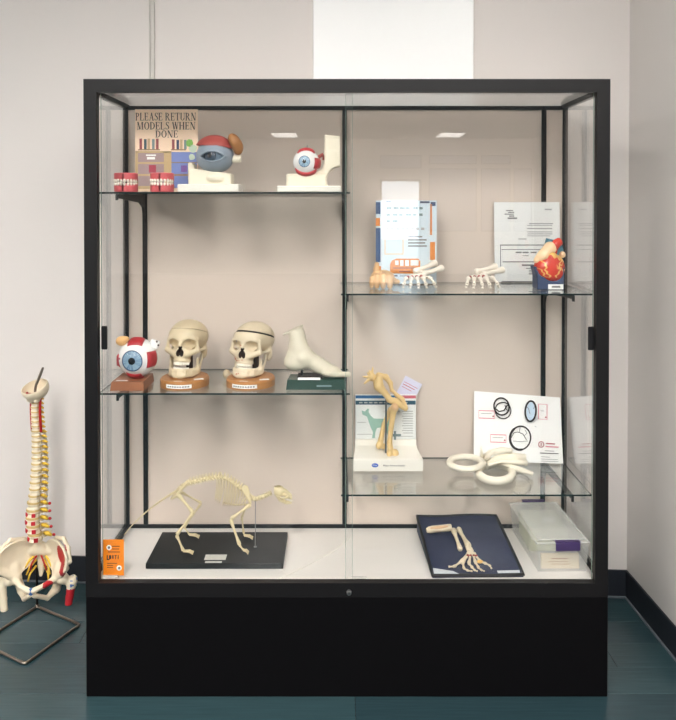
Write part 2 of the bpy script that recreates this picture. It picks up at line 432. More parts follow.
# two sliding glass doors
def door(name, x0, x1, y0, pull_x):
    d = cbox(name, (x0, y0, ZD + .006), (x1, y0 + .005, ZT - .038), 'pane_glass')
    for x in (x0 - .0012, x1): cbox('glass_edge', (x, y0, ZD + .006), (x + .0012, y0 + .005, ZT - .038), 'door_edge', d)
    cbox('finger_pull', (pull_x, y0 - .006, at(0, 352, 0).z), (pull_x + .021, y0 - .0003, at(0, 328, 0).z), 'black_plastic', d, bev=.003)
    cbox('door_shoe', ((x0 if x0 < 0 else x0 + .02), y0 - .002, ZD + .0045), ((x0 if x0 < 0 else x0 + .02) + .05, y0 + .0065, ZD + .012), 'clear_plastic', d)
    return d
xm = at(349, 300, .04).x
door('glass_door', XL + T + .001, xm + .011, .046, at(101, 340, .04).x)
door('glass_door', xm - .011, XR - T - .001, .034, at(588, 340, .03).x)
lk = MB().lathe([(.0, .010), (.006, .010), (.0085, .007), (.0085, 0)], 20, T=TR((at(349, 592, 0).x - cx, -cy, at(349, 592, 0).z), rx=PI / 2)).build('lock', 'steel', case)
MB().box((-.0012, -.0008, -.004), (.0012, 0, .004)).build('keyhole', 'black_plastic', lk, smooth=0, loc=(at(349, 592, 0).x - cx, -cy - .0101, at(349, 592, 0).z))
# slotted standards
SX = [at(145.5, 300, YP).x, at(344.5, 300, YP).x, at(543, 300, YP).x]
for k, x in enumerate(SX):
    s = MB(); s.box((x - .0085 - cx, YP - .010 - cy, ZD + .016), (x + .0085 - cx, YP - .0005 - cy, ZT - .0475), 0)
    st = s.build('shelf_standard', 'black_alu', case, smooth=0)
    sl = MB(); z = ZD + .05
    while z < ZT - .1:
        sl.box((x - .0012 - cx, YP - .0104 - cy, z), (x + .0012 - cx, YP - .0099 - cy, z + .014)); z += .0254
    sl.build('slot', 'black_plastic', st, smooth=0)
# glass shelves with their brackets
ZL1, ZL2, ZR1, ZR2 = 1.692, 1.005, 1.3455, .657
def shelf(x0, x1, ztop, bx, label):
    r_ = thing('glass_shelf', label, 'shelf', ((x0 + x1) / 2, .26, ztop - .006)); ox = (x0 + x1) / 2
    m = MB(); m.box((x0 - ox, .066 - .26, 0), (x1 - ox, .458 - .26, .006)); m.m = [0, 0, 1, 1, 1, 1]
    m.build('shelf_plate', ['shelf_glass', 'glass_edge'], r_, smooth=0)
    for x in bx:
        b = MB(); n = 8
        # tapering arm: top edge level, lower edge rising to the front, hook at the tip
        pr = [(YP - .011, -.0005), (.075, -.0005), (.072, -.004), (.072, -.022), (.078, -.022), (.082, -.014), (.38, -.030), (.43, -.048), (YP - .022, -.085), (YP - .011, -.10)]
        vs = [(x - ox + dx, y - .26, z) for dx in (-.004, .004) for y, z in pr]; k = len(pr)
        fs = [tuple(range(k)), tuple(range(2 * k - 1, k - 1, -1))] + [(i, k + i, k + (i + 1) % k, (i + 1) % k) for i in range(k)]
        o_ = mk('bracket', vs, fs, 'black_plastic', r_, smooth=0)
        import bmesh
        bm = bmesh.new(); bm.from_mesh(o_.data); bmesh.ops.recalc_face_normals(bm, faces=bm.faces); bm.to_mesh(o_.data); bm.free()
    return r_
xa, xb = at(97.5, 194, .066).x, at(350, 194, .066).x; xc, xd = at(341, 295, .066).x, at(592.5, 295, .066).x
shelf(xa, xb, ZL1, (SX[0], SX[1] - .0065), 'clear glass shelf holding the return sign and the gum and teeth models')
shelf(xa, xb, ZL2, (SX[0], SX[1] - .0065), 'clear glass shelf holding two human skulls and a plaster foot')
shelf(xc, xd, ZR1, (SX[1] + .0065, SX[2]), 'clear glass shelf holding the red heart model')
shelf(xc, xd, ZR2, (SX[1] + .0065, SX[2]), 'clear glass shelf holding the dog hip model and the diagram board')
# ------------------------------------------------------------------ item materials
mat('bone', (208, 190, 158), 0.5, var=0.10, scale=45, bump=0.12, bscale=220)
mat('bone_pale', (214, 198, 170), 0.5, var=0.08, scale=45, bump=0.12, bscale=220)
mat('bone_white', (238, 228, 214), 0.45, var=0.07, scale=60)
mat('bone_cat', (216, 200, 160), 0.5, var=0.12, scale=80)
mat('bone_tan', (222, 190, 132), 0.45, var=0.12, scale=40)
mat('teeth', (240, 234, 218), 0.25, var=0.03)
mat('gum', (206, 92, 96), 0.3, var=0.08, scale=60)
mat('socket', (70, 48, 36), 0.8); mat('gap_shade_and_block', (48, 40, 36), 0.8)  # both darks stand for shade in skull recesses, plus some dark parts
mat('wood', (176, 120, 66), 0.4, var=0.22, scale=14, stretch=(1, 9, 9))
mat('wood_brown', (150, 92, 58), 0.4, var=0.2, scale=14, stretch=(1, 9, 9))
mat('paper', (246, 245, 242), 0.6, var=0.01); mat('paper_cream', (240, 226, 196), 0.7, var=0.02)
mat('plaster', (232, 222, 200), 0.6, var=0.03, scale=20); mat('foot_cream', (216, 207, 186), 0.5, var=0.03, scale=20)
mat('white_plastic', (236, 231, 220), 0.3, var=0.01)
mat('sclera', (240, 238, 236), 0.2, var=0.02); mat('iris_a', (108, 142, 176), 0.25); mat('iris_b', (160, 188, 208), 0.25); mat('iris_dark', (56, 84, 118), 0.25)
mat('pupil', (20, 22, 28), 0.12); mat('muscle', (178, 42, 50), 0.4, var=0.14, scale=25, stretch=(1, 1, 6)); mat('muscle_pink', (166, 76, 70), 0.5, var=0.14, scale=25)
mat('gland', (232, 182, 120), 0.4, var=0.12, scale=60, bump=0.5, bscale=120); mat('gland_brown', (156, 106, 62), 0.5, var=0.2, scale=50, bump=0.5, bscale=120)
mat('lid_grey', (140, 152, 164), 0.5, var=0.08, scale=20); mat('lid_inner', (104, 122, 140), 0.35, var=0.1)
mat('iris_deep', (52, 70, 88), .3)
mat('ink', (42, 36, 36), 0.7, var=0.02); mat('ink_grey', (120, 118, 118), 0.7); mat('ink_lite', (176, 174, 174), 0.7)
mat('navy', (52, 66, 98), 0.5, var=0.06); mat('heart_red', (212, 62, 46), 0.25, var=0.12, scale=40, coat=.3)
mat('heart_fat', (232, 184, 104), 0.3, var=0.15, scale=60); mat('heart_cream', (240, 206, 164), 0.35, var=0.06, scale=30); mat('vein_blue', (78, 124, 142), 0.3)
mat('dark_green', (34, 62, 52), 0.35, var=0.1); mat('acrylic_white', (225, 228, 230), 0.15, alpha=0.5)
glass('acrylic', (0.99, 0.992, 0.992), 0.035)
def card(name, w, h, m, parent, loc, rot=(0, 0, 0), t=.0006):       # thin card standing in xz, front at -y
    return MB().box((-w / 2, 0, -h / 2), (w / 2, t, h / 2)).build(name, m, parent, smooth=0, loc=loc, rot=rot)
def print_bars(name, rects, m, parent, loc=(0, 0, 0), rot=(0, 0, 0), y=-.0003):
    b = MB()
    for x0, z0, x1, z1 in rects: b.box((x0, y, z0), (x1, y + .0004, z1))
    return b.build(name, m, parent, smooth=0, loc=loc, rot=rot)
def words(x0, x1, z, h, rnd, gap=.35, wmin=1.5, wmax=5):
    out = []; x = x0
    while x < x1:
        w_ = h * rnd.uniform(wmin, wmax); out.append((x, z, min(x + w_, x1), z + h)); x += w_ + h * gap * 2
    return out

# ------------------------------------------------------------------ upper left shelf: return sign
def serif_line(s):
    Q = []
    def R(x0, y0, x1, y1): Q.append([(x0, y0), (x1, y0), (x1, y1), (x0, y1)])
    def D(xa, ya, xb, yb, w_): Q.append([(xa - w_ / 2, ya), (xa + w_ / 2, ya), (xb + w_ / 2, yb), (xb - w_ / 2, yb)])
    def ring(cx, cy, rx, ry, tx, ty, a0, a1, n=14):
        for i in range(n):
            t0, t1 = a0 + (a1 - a0) * i / n, a0 + (a1 - a0) * (i + 1) / n
            f = lambda t, ox, oy: (cx + (rx - ox) * math.cos(t), cy + (ry - oy) * math.sin(t))
            Q.append([f(t0, 0, 0), f(t1, 0, 0), f(t1, tx, ty), f(t0, tx, ty)])
    S = .15; H_ = .055; X = 0
    def stem(x, w_=S, top=True, bot=True):
        R(x, 0, x + w_, 1)
        if bot: R(x - .06, 0, x + w_ + .06, H_)
        if top: R(x - .06, 1 - H_, x + w_ + .06, 1)
    for ch in s:
        k = len(Q)
        if ch == ' ': X += .34; continue
        if ch in 'EL':
            stem(.06); R(.06, 0, .56, H_); R(.52, 0, .58, .24); wd = .64
            if ch == 'E': R(.06, 1 - H_, .54, 1); R(.50, .78, .56, 1); R(.2, .48, .44, .48 + H_); R(.41, .39, .46, .64)
        elif ch in 'PR':
            stem(.06); ring(.2, .74, .36, .26, .14, H_, -PI / 2, PI / 2); wd = .62
            if ch == 'R': Q.append([(.28, .48), (.42, .48), (.70, 0), (.53, 0)]); R(.5, 0, .76, H_); wd = .78
        elif ch == 'A':
            D(.12, 0, .39, 1, .06); D(.62, 0, .37, 1, .16); R(.22, .3, .54, .3 + H_); R(.02, 0, .24, H_); R(.48, 0, .76, H_); wd = .76
        elif ch == 'S':
            P_ = [(.50, .80), (.46, .93), (.32, .985), (.18, .93), (.13, .77), (.22, .61), (.38, .48), (.48, .34), (.46, .14), (.32, .03), (.16, .06), (.08, .22)]
            W = [.05, .05, .05, .08, .13, .15, .15, .15, .12, .06, .05, .05]
            for i in range(len(P_) - 1):
                (xa, ya), (xb, yb) = P_[i], P_[i + 1]; l = math.hypot(xb - xa, yb - ya); nx, ny = -(yb - ya) / l, (xb - xa) / l
                Q.append([(xa - nx * W[i] / 2, ya - ny * W[i] / 2), (xb - nx * W[i + 1] / 2, yb - ny * W[i + 1] / 2), (xb + nx * W[i + 1] / 2, yb + ny * W[i + 1] / 2), (xa + nx * W[i] / 2, ya + ny * W[i] / 2)])
            R(.48, .76, .53, .99); R(.05, .02, .1, .26); wd = .58
        elif ch == 'T': stem(.27, top=False); R(.02, 1 - H_, .67, 1); R(.02, .76, .07, 1); R(.62, .76, .67, 1); wd = .69
        elif ch == 'U': R(.08, .3, .23, 1); R(.02, 1 - H_, .29, 1); R(.60, .3, .655, 1); R(.52, 1 - H_, .73, 1); ring(.368, .3, .287, .3, .13, .06, PI, 2 * PI); wd = .76
        elif ch == 'N': R(.1, 0, .15, 1); R(.02, 0, .24, H_); R(.02, 1 - H_, .2, 1); D(.14, 1, .62, 0, .17); R(.64, 0, .69, 1); R(.56, 1 - H_, .78, 1); wd = .8
        elif ch == 'M': R(.1, 0, .15, 1); R(.02, 0, .24, H_); R(.02, 1 - H_, .2, 1); D(.15, 1, .42, 0, .15); D(.44, 0, .70, 1, .05); stem(.70); wd = .96
        elif ch == 'W': D(.1, 1, .30, 0, .15); D(.32, 0, .48, 1, .05); D(.46, 1, .66, 0, .15); D(.68, 0, .84, 1, .05); R(0, 1 - H_, .22, 1); R(.36, 1 - H_, .58, 1); R(.74, 1 - H_, .94, 1); wd = .95
        elif ch == 'H': stem(.06); stem(.55); R(.2, .48, .56, .48 + H_); wd = .8
        elif ch == 'O': ring(.38, .5, .36, .515, .15, H_, 0, 2 * PI, 24); wd = .78
        elif ch == 'D': stem(.06); ring(.2, .5, .5, .5, .16, H_, -PI / 2, PI / 2); wd = .74
        for q in Q[k:]:
            for i, (a, b) in enumerate(q): q[i] = (a + X, b)
        X += wd + .05
    return Q, X
mat('poster_peach', (248, 218, 190), 0.6, var=0.05, scale=9); mat('shelf_tan', (196, 168, 124), 0.6, var=0.12, scale=30); mat('shelf_dark', (150, 122, 92), 0.6)
mat('bay_mauve', (164, 140, 140), 0.6, var=.1); mat('bay_blue', (118, 134, 190), 0.6, var=.15); mat('bk1', (150, 70, 74), .6); mat('bk2', (52, 86, 96), .6); mat('bk3', (196, 168, 130), .6); mat('bk4', (46, 58, 96), .6); mat('bk5', (120, 140, 142), .6)
mat('plant_green', (126, 182, 84), .6); mat('plant_pale', (200, 214, 190), .6); mat('art_red', (170, 60, 80), .6); mat('art_purple', (120, 80, 150), .6)
YS = .235
a_, b_ = at(135, 109.5, YS), at(198, 190, YS)
W_, Hh = b_.x - a_.x, a_.z - ZL1 - .003
sg = thing('return_sign', 'peach paper sign reading PLEASE RETURN MODELS WHEN DONE', 'sign', ((a_.x + b_.x) / 2, YS, ZL1))
card('sign_sheet', W_, Hh, 'poster_peach', sg, (0, 0, Hh / 2 + .0035), t=.001)
MB().box((-W_ / 2 - .002, .0012, 0.0), (W_ / 2 + .002, .0042, Hh + .004)).box((-W_ / 2 - .002, .0042, 0), (W_ / 2 + .002, .06, .003)).build('sign_holder', 'acrylic', sg, smooth=0)
for ln, (x0, x1, y0, y1) in {'PLEASE RETURN': (135.5, 196.5, 112.8, 120.5), 'MODELS WHEN': (137, 196, 122, 129.5), 'DONE': (155.5, 178.5, 130.5, 137.5)}.items():
    Q, X = serif_line(ln); p0, p1 = at(x0, y1, YS), at(x1, y0, YS); fx = (p1.x - p0.x) / X; fz = p1.z - p0.z
    m = MB()
    for q in Q:
        vs = [(p0.x + x * fx - sg.location.x, -.0006, p0.z + z * fz - ZL1) for x, z in q]; m.add(vs, [(0, 1, 2, 3)])
    m.build('printed_line', 'ink', sg, smooth=0)
def sgr(name, rects, m, dy=0):           # print rectangles given in sign pixels
    out = []
    for x0, y0, x1, y1 in rects:
        p, q = at(x0, y1, YS), at(x1, y0, YS); out.append((p.x - sg.location.x, p.z - ZL1, q.x - sg.location.x, q.z - ZL1))
    print_bars(name, out, m, sg, y=-.0005 - dy)
sgr('printed_bookcase', [(135.5, 151, 169, 153), (135.5, 151, 138, 189), (164, 151, 171.5, 189), (138, 162, 164, 164), (138, 174, 164, 176), (138, 186, 164, 189)], 'shelf_tan')
sgr('printed_bay', [(138, 153, 164, 162), (138, 164, 164, 174), (138, 176, 164, 186)], 'bay_mauve')
sgr('printed_bay', [(171.5, 152, 197, 162), (171.5, 163, 197, 174), (171.5, 176, 197, 188)], 'bay_blue')
sgr('printed_ledge', [(171, 162, 197.5, 163), (171, 174, 197.5, 176), (138, 149.2, 160, 150.4), (171, 149.2, 186, 150.4)], 'shelf_dark')
for i, (x, m) in enumerate(zip((139.5, 144, 147.5, 152, 156), ('bk1', 'bk2', 'bk3', 'bk5', 'bk1'))): sgr('printed_book', [(x, 138.6 + i % 2 * .5, x + 2.6, 149.2)], m)
for i, (x, m) in enumerate(zip((172, 176.5, 180, 184), ('bk1', 'bk4', 'bk3', 'bk5'))): sgr('printed_book', [(x, 139.4 + i % 2 * .5, x + 2.6, 149.2)], m)
sgr('printed_picture', [(146, 154.5, 156, 156), (147, 157, 155, 159.5)], 'paper', .0003); sgr('printed_picture', [(149, 165, 156, 172.5)], 'art_red', .0003); sgr('printed_picture', [(181, 165.5, 187, 172)], 'art_purple', .0003)
def sdisc(name, px, py, r, m):
    c = at(px, py, YS); k = 14; b = MB()
    b.add([(c.x - sg.location.x + r * math.cos(2 * PI * i / k) * random.uniform(.85, 1.1), -.0007, c.z - ZL1 + r * math.sin(2 * PI * i / k) * random.uniform(.85, 1.1)) for i in range(k)], [tuple(range(k))]); b.build(name, m, sg, smooth=0)
sdisc('printed_plant', 189.5, 143, .014, 'plant_green'); sdisc('printed_plant', 193, 148.5, .015, 'plant_pale'); sdisc('printed_plant', 192, 157, .012, 'plant_pale')

# ------------------------------------------------------------------ gum and teeth models
def gum_fn(z0, z1):
    def f(p):
        q = p - A(0, 34, 0); e = np.linalg.norm(q[:, :2] / A(33, 34), axis=1)
        d2 = np.abs(e - .98) * 33 - 8.5
        d = smax(d2, np.abs(p[:, 2] - (z0 + z1) / 2) - (z1 - z0) / 2, 5)
        return smax(d, q[:, 1] - 18, 4)
    return f
def tooth_model(px, py, label):
    c = at(px, 190, .10); r_ = thing('tooth_model', label, 'dental model', (c.x, .085, ZL1), 0)
    sculpt('lower_gum', gum_fn(0, 30), (-46, -8, -3), (46, 60, 34), 2.0, 'gum', r_)
    sculpt('upper_gum', gum_fn(37, 67), (-46, -8, 34), (46, 60, 70), 2.0, 'gum', r_)
    up, lo = MB(), MB()
    for i in range(12):
        a = math.radians(-90 + (i - 5.5) * 18.5); x, y_ = .0335 * math.cos(a), .034 + .034 * math.sin(a); big = .0052 if abs(i - 5.5) < 2 else .0046
        T_ = Matrix.Rotation(a + PI / 2, 3, 'Z')
        up.ell((x * 1.08, y_ - .0085, .0395), (big, .0048, .0068 - .001 * (i % 2)), 8, 6, T=T_); lo.ell((x * 1.06, y_ - .0075, .0275), (big * .9, .0045, .006), 8, 6, T=T_)
    up.build('upper_teeth', 'teeth', r_, smooth=180); lo.build('lower_teeth', 'teeth', r_, smooth=180)
    MB().tube([(.030, .045, .024), (.036, .052, .034), (.030, .045, .044)], .0025, 6).build('hinge', 'bk3', r_)
    return r_
tooth_model(124.6, 190, 'pink gum and teeth model clear of the sign, beside the case post')
tooth_model(161, 190, 'pink gum and teeth model standing in front of the return sign')

# ------------------------------------------------------------------ eye helpers
def eyeball(parent, R, c, look, iris_deg=30, name='eyeball'):
    look = Vector(look).normalized(); q = look.to_track_quat('Z', 'Y').to_matrix().to_4x4(); T_ = Matrix.Translation(c) @ q
    th0 = math.radians(iris_deg)
    prof = [(R * math.sin(t), R * math.cos(t)) for t in np.linspace(th0, PI, 22)]
    eb = MB().lathe(prof[::-1], 40, T=T_).build(name, 'sclera', parent, smooth=180)
    zi = R * math.cos(th0); ri = R * math.sin(th0)
    rings = [(ri * k, zi - .02 * R + .10 * R * (1 - k * k)) for k in (1.01, .9, .72, .52, .36, .30)]
    rnd = random.Random(3)
    pat = [rnd.choice([0, 0, 1]) for _ in range(64)]
    MB().lathe(rings, 64, T=T_, mfun=lambda i, k: 2 if i == 0 else pat[k]).build('iris', ['iris_b', 'iris_a', 'iris_dark'], eb, smooth=180)
    pr = [(ri * k, zi + .07 * R + .02 * R * (1 - k)) for k in (.34, .2, .001)]
    MB().lathe(pr, 24, T=T_).build('pupil', 'pupil', eb, smooth=180)
    hc = .25 * ri; k_ = [(ri * 1.02 * math.cos(t), zi - .01 * R + (R * .24) * math.sin(t)) for t in np.linspace(0, PI / 2 - .02, 8)]
    MB().lathe(k_, 32, T=T_).build('cornea', 'acrylic', eb, smooth=180)
    return eb
def patch(R0, R1, c, d, up, ha, hb, n=10):          # curved strap lying on a ball round direction d
    d = Vector(d).normalized(); u = Vector(up); u = (u - d * u.dot(d)).normalized(); s_ = d.cross(u)
    vs = []; fs = []
    def pt(a, b, R): return Vector(c) + (d * math.cos(a) * math.cos(b) + s_ * math.sin(a) * math.cos(b) + u * math.sin(b)).normalized() * R
    for lay, R in ((0, R0), (1, R1)):
        for i in range(n + 1):
            for j in range(n + 1):
                a, b = ha * (2 * i / n - 1), hb * (2 * j / n - 1); ed = min(1, 4 * min(i / n, 1 - i / n, j / n, 1 - j / n) + .35)
                vs.append(pt(a, b, R0 + (R - R0) * ed))
    K = (n + 1) ** 2; g = lambda l, i, j: l * K + i * (n + 1) + j
    for i in range(n):
        for j in range(n):
            fs.append((g(1, i, j), g(1, i + 1, j), g(1, i + 1, j + 1), g(1, i, j + 1))); fs.append((g(0, i, j), g(0, i, j + 1), g(0, i + 1, j + 1), g(0, i + 1, j)))
    for i in range(n):
        fs += [(g(0, i, 0), g(0, i + 1, 0), g(1, i + 1, 0), g(1, i, 0)), (g(0, i, n), g(1, i, n), g(1, i + 1, n), g(0, i + 1, n)),
               (g(0, 0, i), g(1, 0, i), g(1, 0, i + 1), g(0, 0, i + 1)), (g(0, n, i), g(0, n, i + 1), g(1, n, i + 1), g(1, n, i))]
    m = MB(); m.add(vs, fs); return m

# ------------------------------------------------------------------ grey eyelid model on white base
YE = .150
def E(px, py, Y=YE): return at(px, py, Y)
b0, b1 = E(180.5, 191), E(241, 183)
xe = (b0.x + b1.x) / 2
ey = thing('eyelid_model', 'grey eyelid model with red brow muscle set in a white plaster block', 'eye model', (xe, YE, ZL1))
S_ = (YE + 2.6) / F * 1000      # mm per pixel here
MB().box((b0.x - xe, -.055, 0), (b1.x - xe, .060, .028), bev=.003).build('base', 'white_plastic', ey)
ox = 210.5
def mm(px, py): return ((px - ox) * S_, (191.5 - py) * S_)
cxm, czm = mm(215.5, 156)
def block(p):
    x, y, z = p.T
    d = s_box(p, (2, 6, 52), (75, 44, 38), 8)
    d = smax(d, (z - 76) * .95 - (x + 10) * -.12, 6)                      # top falls to the side
    d = np.minimum(d, smax(s_box(p, (-64, 4, 72), (11, 34, 32), 5), (x + 58) * .8 - (98 - z) * .45, 4))
    d = smin(d, s_ell(p, (22, -38, 47), (26, 12, 11)), 10)                # fold of the cheek
    return smax(d, -s_ell(p, (cxm, -14, czm), (64, 62, 56)), 3)
sculpt('plaster_block', block, (-84, -60, 24), (84, 60, 112), 2.6, 'plaster', ey)
def almond(p):
    x, z = p[:, 0] - cxm + 2, p[:, 2] - czm + 4
    return np.maximum(np.sqrt(x ** 2 + (z + 42) ** 2), np.sqrt(x ** 2 + (z - 46) ** 2)) - 62
def lids(p):
    d = s_ell(p, (cxm, -14, czm), (66, 60, 58)); sh = smax(d, -s_ell(p, (cxm, -14, czm), (58, 52, 51)), 2)
    rim = np.abs(almond(p)) - 3
    out = smax(sh, -almond(p), 3); rimb = smax(np.abs(d) - 3.5, rim, 2)
    rimb = np.where(p[:, 1] < -20, rimb, 99)
    sh2 = np.where(p[:, 1] < -20, out, sh)
    return smin(sh2, rimb, 2)
sculpt('eyelids', lids, (cxm - 72, -80, czm - 64), (cxm + 72, 52, czm + 64), 2.6, 'lid_grey', ey)
eyb = eyeball(ey, .050, ((cxm) / 1000, -.016, (czm) / 1000), (-.25, -1, .02), 26)
eyb.data.materials[0] = M['lid_inner']
ir_ = [c_ for c_ in eyb.children if c_.name.startswith('iris')][0]
for k_ in range(3): ir_.data.materials[k_] = M[('iris_deep', 'iris_deep', 'pupil')[k_]]
def brow(p):
    x = p[:, 0] - cxm; sh = smax(s_ell(p, (cxm - 2, -12, czm + 4), (75, 58, 72)), -s_ell(p, (cxm, -14, czm), (67, 61, 58)), 2)
    return smax(sh, (czm + 34 - .10 * x - .004 * x * x * 0 - np.where(x < 0, 0, 0)) - p[:, 2] - 2, 4)
sculpt('brow_muscle', brow, (cxm - 84, -76, czm + 20), (cxm + 84, 52, czm + 86), 2.6, 'muscle_pink', ey)
lx, lz = mm(236.5, 143.5)
def lobe(p): return smin(s_ell(p, (lx, -40, lz + 4), (20, 24, 34), rotm('Y', -32)), s_ell(p, (lx + 10, -36, lz - 16), (17, 20, 24)), 8)
sculpt('tear_gland', lobe, (lx - 48, -75, lz - 52), (lx + 48, -4, lz + 50), 2.6, 'gland_brown', ey)
tx, tz = mm(235, 158.5)
MB().tube([((tx - 10) / 1000, -.018, tz / 1000), ((tx + 22) / 1000, -.018, tz / 1000)], .0125, 14).build('nerve_tube', 'plaster', ey)

# ------------------------------------------------------------------ eye in its socket, beside the post
b0, b1 = E(278, 191), E(341, 185.5); xe = (b0.x + b1.x) / 2
so = thing('eye_socket_model', 'small blue eyeball with red muscles in a tall curved cream socket', 'eye model', (xe, YE, ZL1))
MB().box((b0.x - xe, -.055, 0), (b1.x - xe, .060, .022), bev=.003).build('base', 'white_plastic', so)
ox = 309.5
ecx, ecz = mm(306.5, 162)
def socket(p):
    x, y, z = p.T
    low = s_box(p, (8, 6, 40), (88, 42, 24), 8)
    px0, pz0 = mm(329, 150)
    pil = s_box(p, (px0 + 14, 10, 110), (30, 36, 92), 7)
    sweep = smax(s_box(p, (40, 10, 84), (62, 34, 60), 6), -(np.sqrt((x + 12) ** 2 + (z - 150) ** 2) - 84), 4)
    d = smin(low, pil, 8); d = smin(d, sweep, 8)
    d = smax(d, -(np.sqrt((x - 108) ** 2 + (z - 44) ** 2) - 47) * 1.0, 4)   # hollow under the arm
    d = np.maximum(d, z - 202 + .12 * (x - 40))
    d = smax(d, -s_box(p, (10, 0, 165), (36, 90, 90), 12), 6)
    return smax(d, -s_ell(p, (ecx, -6, ecz), (58, 58, 48)), 4)
sculpt('plaster_socket', socket, (-90, -52, 16), (106, 60, 208), 3.0, 'plaster', so)
ec = (ecx / 1000, -.020, ecz / 1000); Re = .046
eyeball(so, Re, ec, (-.12, -1, .04), 26)
for nm, d_, u_, a1, a2 in (('muscle', (.95, -.35, -.1), (0, 0, 1), .5, .42), ('muscle', (.0, -.05, 1), (0, 1, 0), .75, .45), ('muscle', (0, -.5, -1), (0, 1, 0), .95, .22)):
    patch(Re - .002, Re + .006, ec, d_, u_, a1, a2).build(nm, 'muscle', so, smooth=180)
MB().tube([(ec[0] + .030, .01, ec[2] + .012), (ec[0] + .056, .015, ec[2] + .03), (ec[0] + .062, .015, ec[2] + .012)], .007, 8).build('muscle_stub', 'muscle_pink', so, smooth=180)
MB().tube([(ec[0] + .002, -.01, ec[2] + .046), (ec[0] + .003, -.01, ec[2] + .062)], .002, 6).build('pin', 'steel', so)
# ------------------------------------------------------------------ large eyeball on wood base
YA = .175
e0 = at(138, 357.5, YA); Rb = .0685
f0, f1 = at(110, 391, .10), at(143.5, 391, .10)
bg_ = thing('eyeball_model', 'large blue eyeball model with red muscle straps on a brown wooden plinth', 'eye model', ((f0.x + f1.x) / 2 + .012, YA, ZL2))
L0 = bg_.location
lx0, lx1 = f0.x - L0.x, f1.x - L0.x
hw = .5 * (lx1 - lx0)
MB().prism([(lx0, -.075), (lx1 + .002, -.075), (lx1 + .002, .075), (lx0, .075)], 0, .030, top=[(lx0 + .004, -.071), (lx1 - .002, -.071), (lx1 - .002, .071), (lx0 + .004, .071)]).build('plinth', 'wood_brown', bg_, smooth=0)
c = Vector((e0.x - L0.x, 0, .030 + Rb + .003))
MB().lathe([(.022, .030), (.018, .036), (.020, .044)], 20, T=Matrix.Translation((c.x, 0, 0))).build('support', 'muscle', bg_)
eyeball(bg_, Rb, c, (-.10, -1, -.03), 33)
for d_, u_, a1, a2 in (((-.02, -.30, 1), (0, 1, 0), .42, .42), ((1, -.50, -.02), (0, 0, 1), .38, .42), ((-.1, -.35, -1), (0, 1, 0), .42, .40), ((-1, -.10, -.12), (0, 0, 1), .42, .35)):
    patch(Rb - .002, Rb + .005, c, d_, u_, a1, a2).build('muscle_strap', 'muscle', bg_, smooth=180)
gx = at(121.5, 341, .15)
def gl_(p): return smin(s_ell(p, (0, 0, 0), (20, 16, 17)), s_ell(p, (13, 2, 6), (14, 13, 11)), 6)
sculpt('tear_gland', gl_, (-26, -22, -24), (34, 22, 26), 2, 'gland', bg_, loc=(gx.x - L0.x, -.025, gx.z - ZL2))
MB().tube([c + Vector((-.052, -.045, .004)), c + Vector((-.060, -.030, .0)), c + Vector((-.070, -.012, -.004)), c + Vector((-.071, -.004, -.028))], .0035, 8).build('vessel', 'art_red', bg_)
wf = at(154.5, 344, .17)
sculpt('flap', lambda p: s_box(p, (0, 0, 0), (17, 10, 15), 6, rotm('Y', 20)), (-26, -16, -24), (26, 16, 24), 2.2, 'sclera', bg_, loc=(wf.x - L0.x, -.005, wf.z - ZL2))
for q in ((157, 341.5), (158.5, 345)):
    v = at(*q, .16); MB().ell((v.x - L0.x, -.018, v.z - ZL2), .0036, 8, 6).build('vein', 'socket', bg_, smooth=180)
card('label_card', .040, .008, 'paper', bg_, (lx0 + .035, -.0500, .0305), (-PI / 2, 0, 0))

# ------------------------------------------------------------------ human skulls
def skull_fn(p):
    d = s_ell(p, (0, 18, 36), (69, 84, 60))
    d = smin(d, s_ell(p, (0, -30, 30), (54, 38, 38)), 22)
    for s_ in (-1, 1):
        d = smin(d, s_cap(p, (s_ * 6, -62, 25), (s_ * 44, -53, 26), 7, 7), 8)
        d = smin(d, s_cap(p, (s_ * 53, -46, 24), (s_ * 56, -44, -10), 5, 7), 7)
        d = smin(d, s_cap(p, (s_ * 24, -58, -27), (s_ * 55, -46, -15), 11, 10), 8)
        d = smin(d, s_cap(p, (s_ * 57, -42, -14), (s_ * 68, 4, -10), 6, 5), 5)
        d = smin(d, s_ell(p, (s_ * 56, 28, -18), (12, 16, 26)), 12)          # mastoid
    d = smin(d, s_ell(p, (0, -42, -24), (35, 32, 36)), 10)
    d = smin(d, s_ell(p, (0, -44, -52), (31, 31, 13)), 7)
    d = smin(d, s_cap(p, (0, -62, 22), (0, -75, 0), 6, 5), 7)
    for s_ in (-1, 1):
        d = smax(d, -s_ell(p, (s_ * 30, -66, 7), (20.5, 36, 17.5), rotm('Z', -s_ * 12)), 4)
        d = smax(d, -s_ell(p, (s_ * 40, -20, -36), (15, 24, 22)), 5)          # hollow behind the cheek
    return smax(d, -nasal(p), 2)
def nasal(p):
    return smin(np.minimum(s_ell(p, (6.5, -70, -25), (7.5, 26, 12)), s_ell(p, (-6.5, -70, -25), (7.5, 26, 12))), s_ell(p, (0, -72, -12), (5.5, 24, 12)), 4)
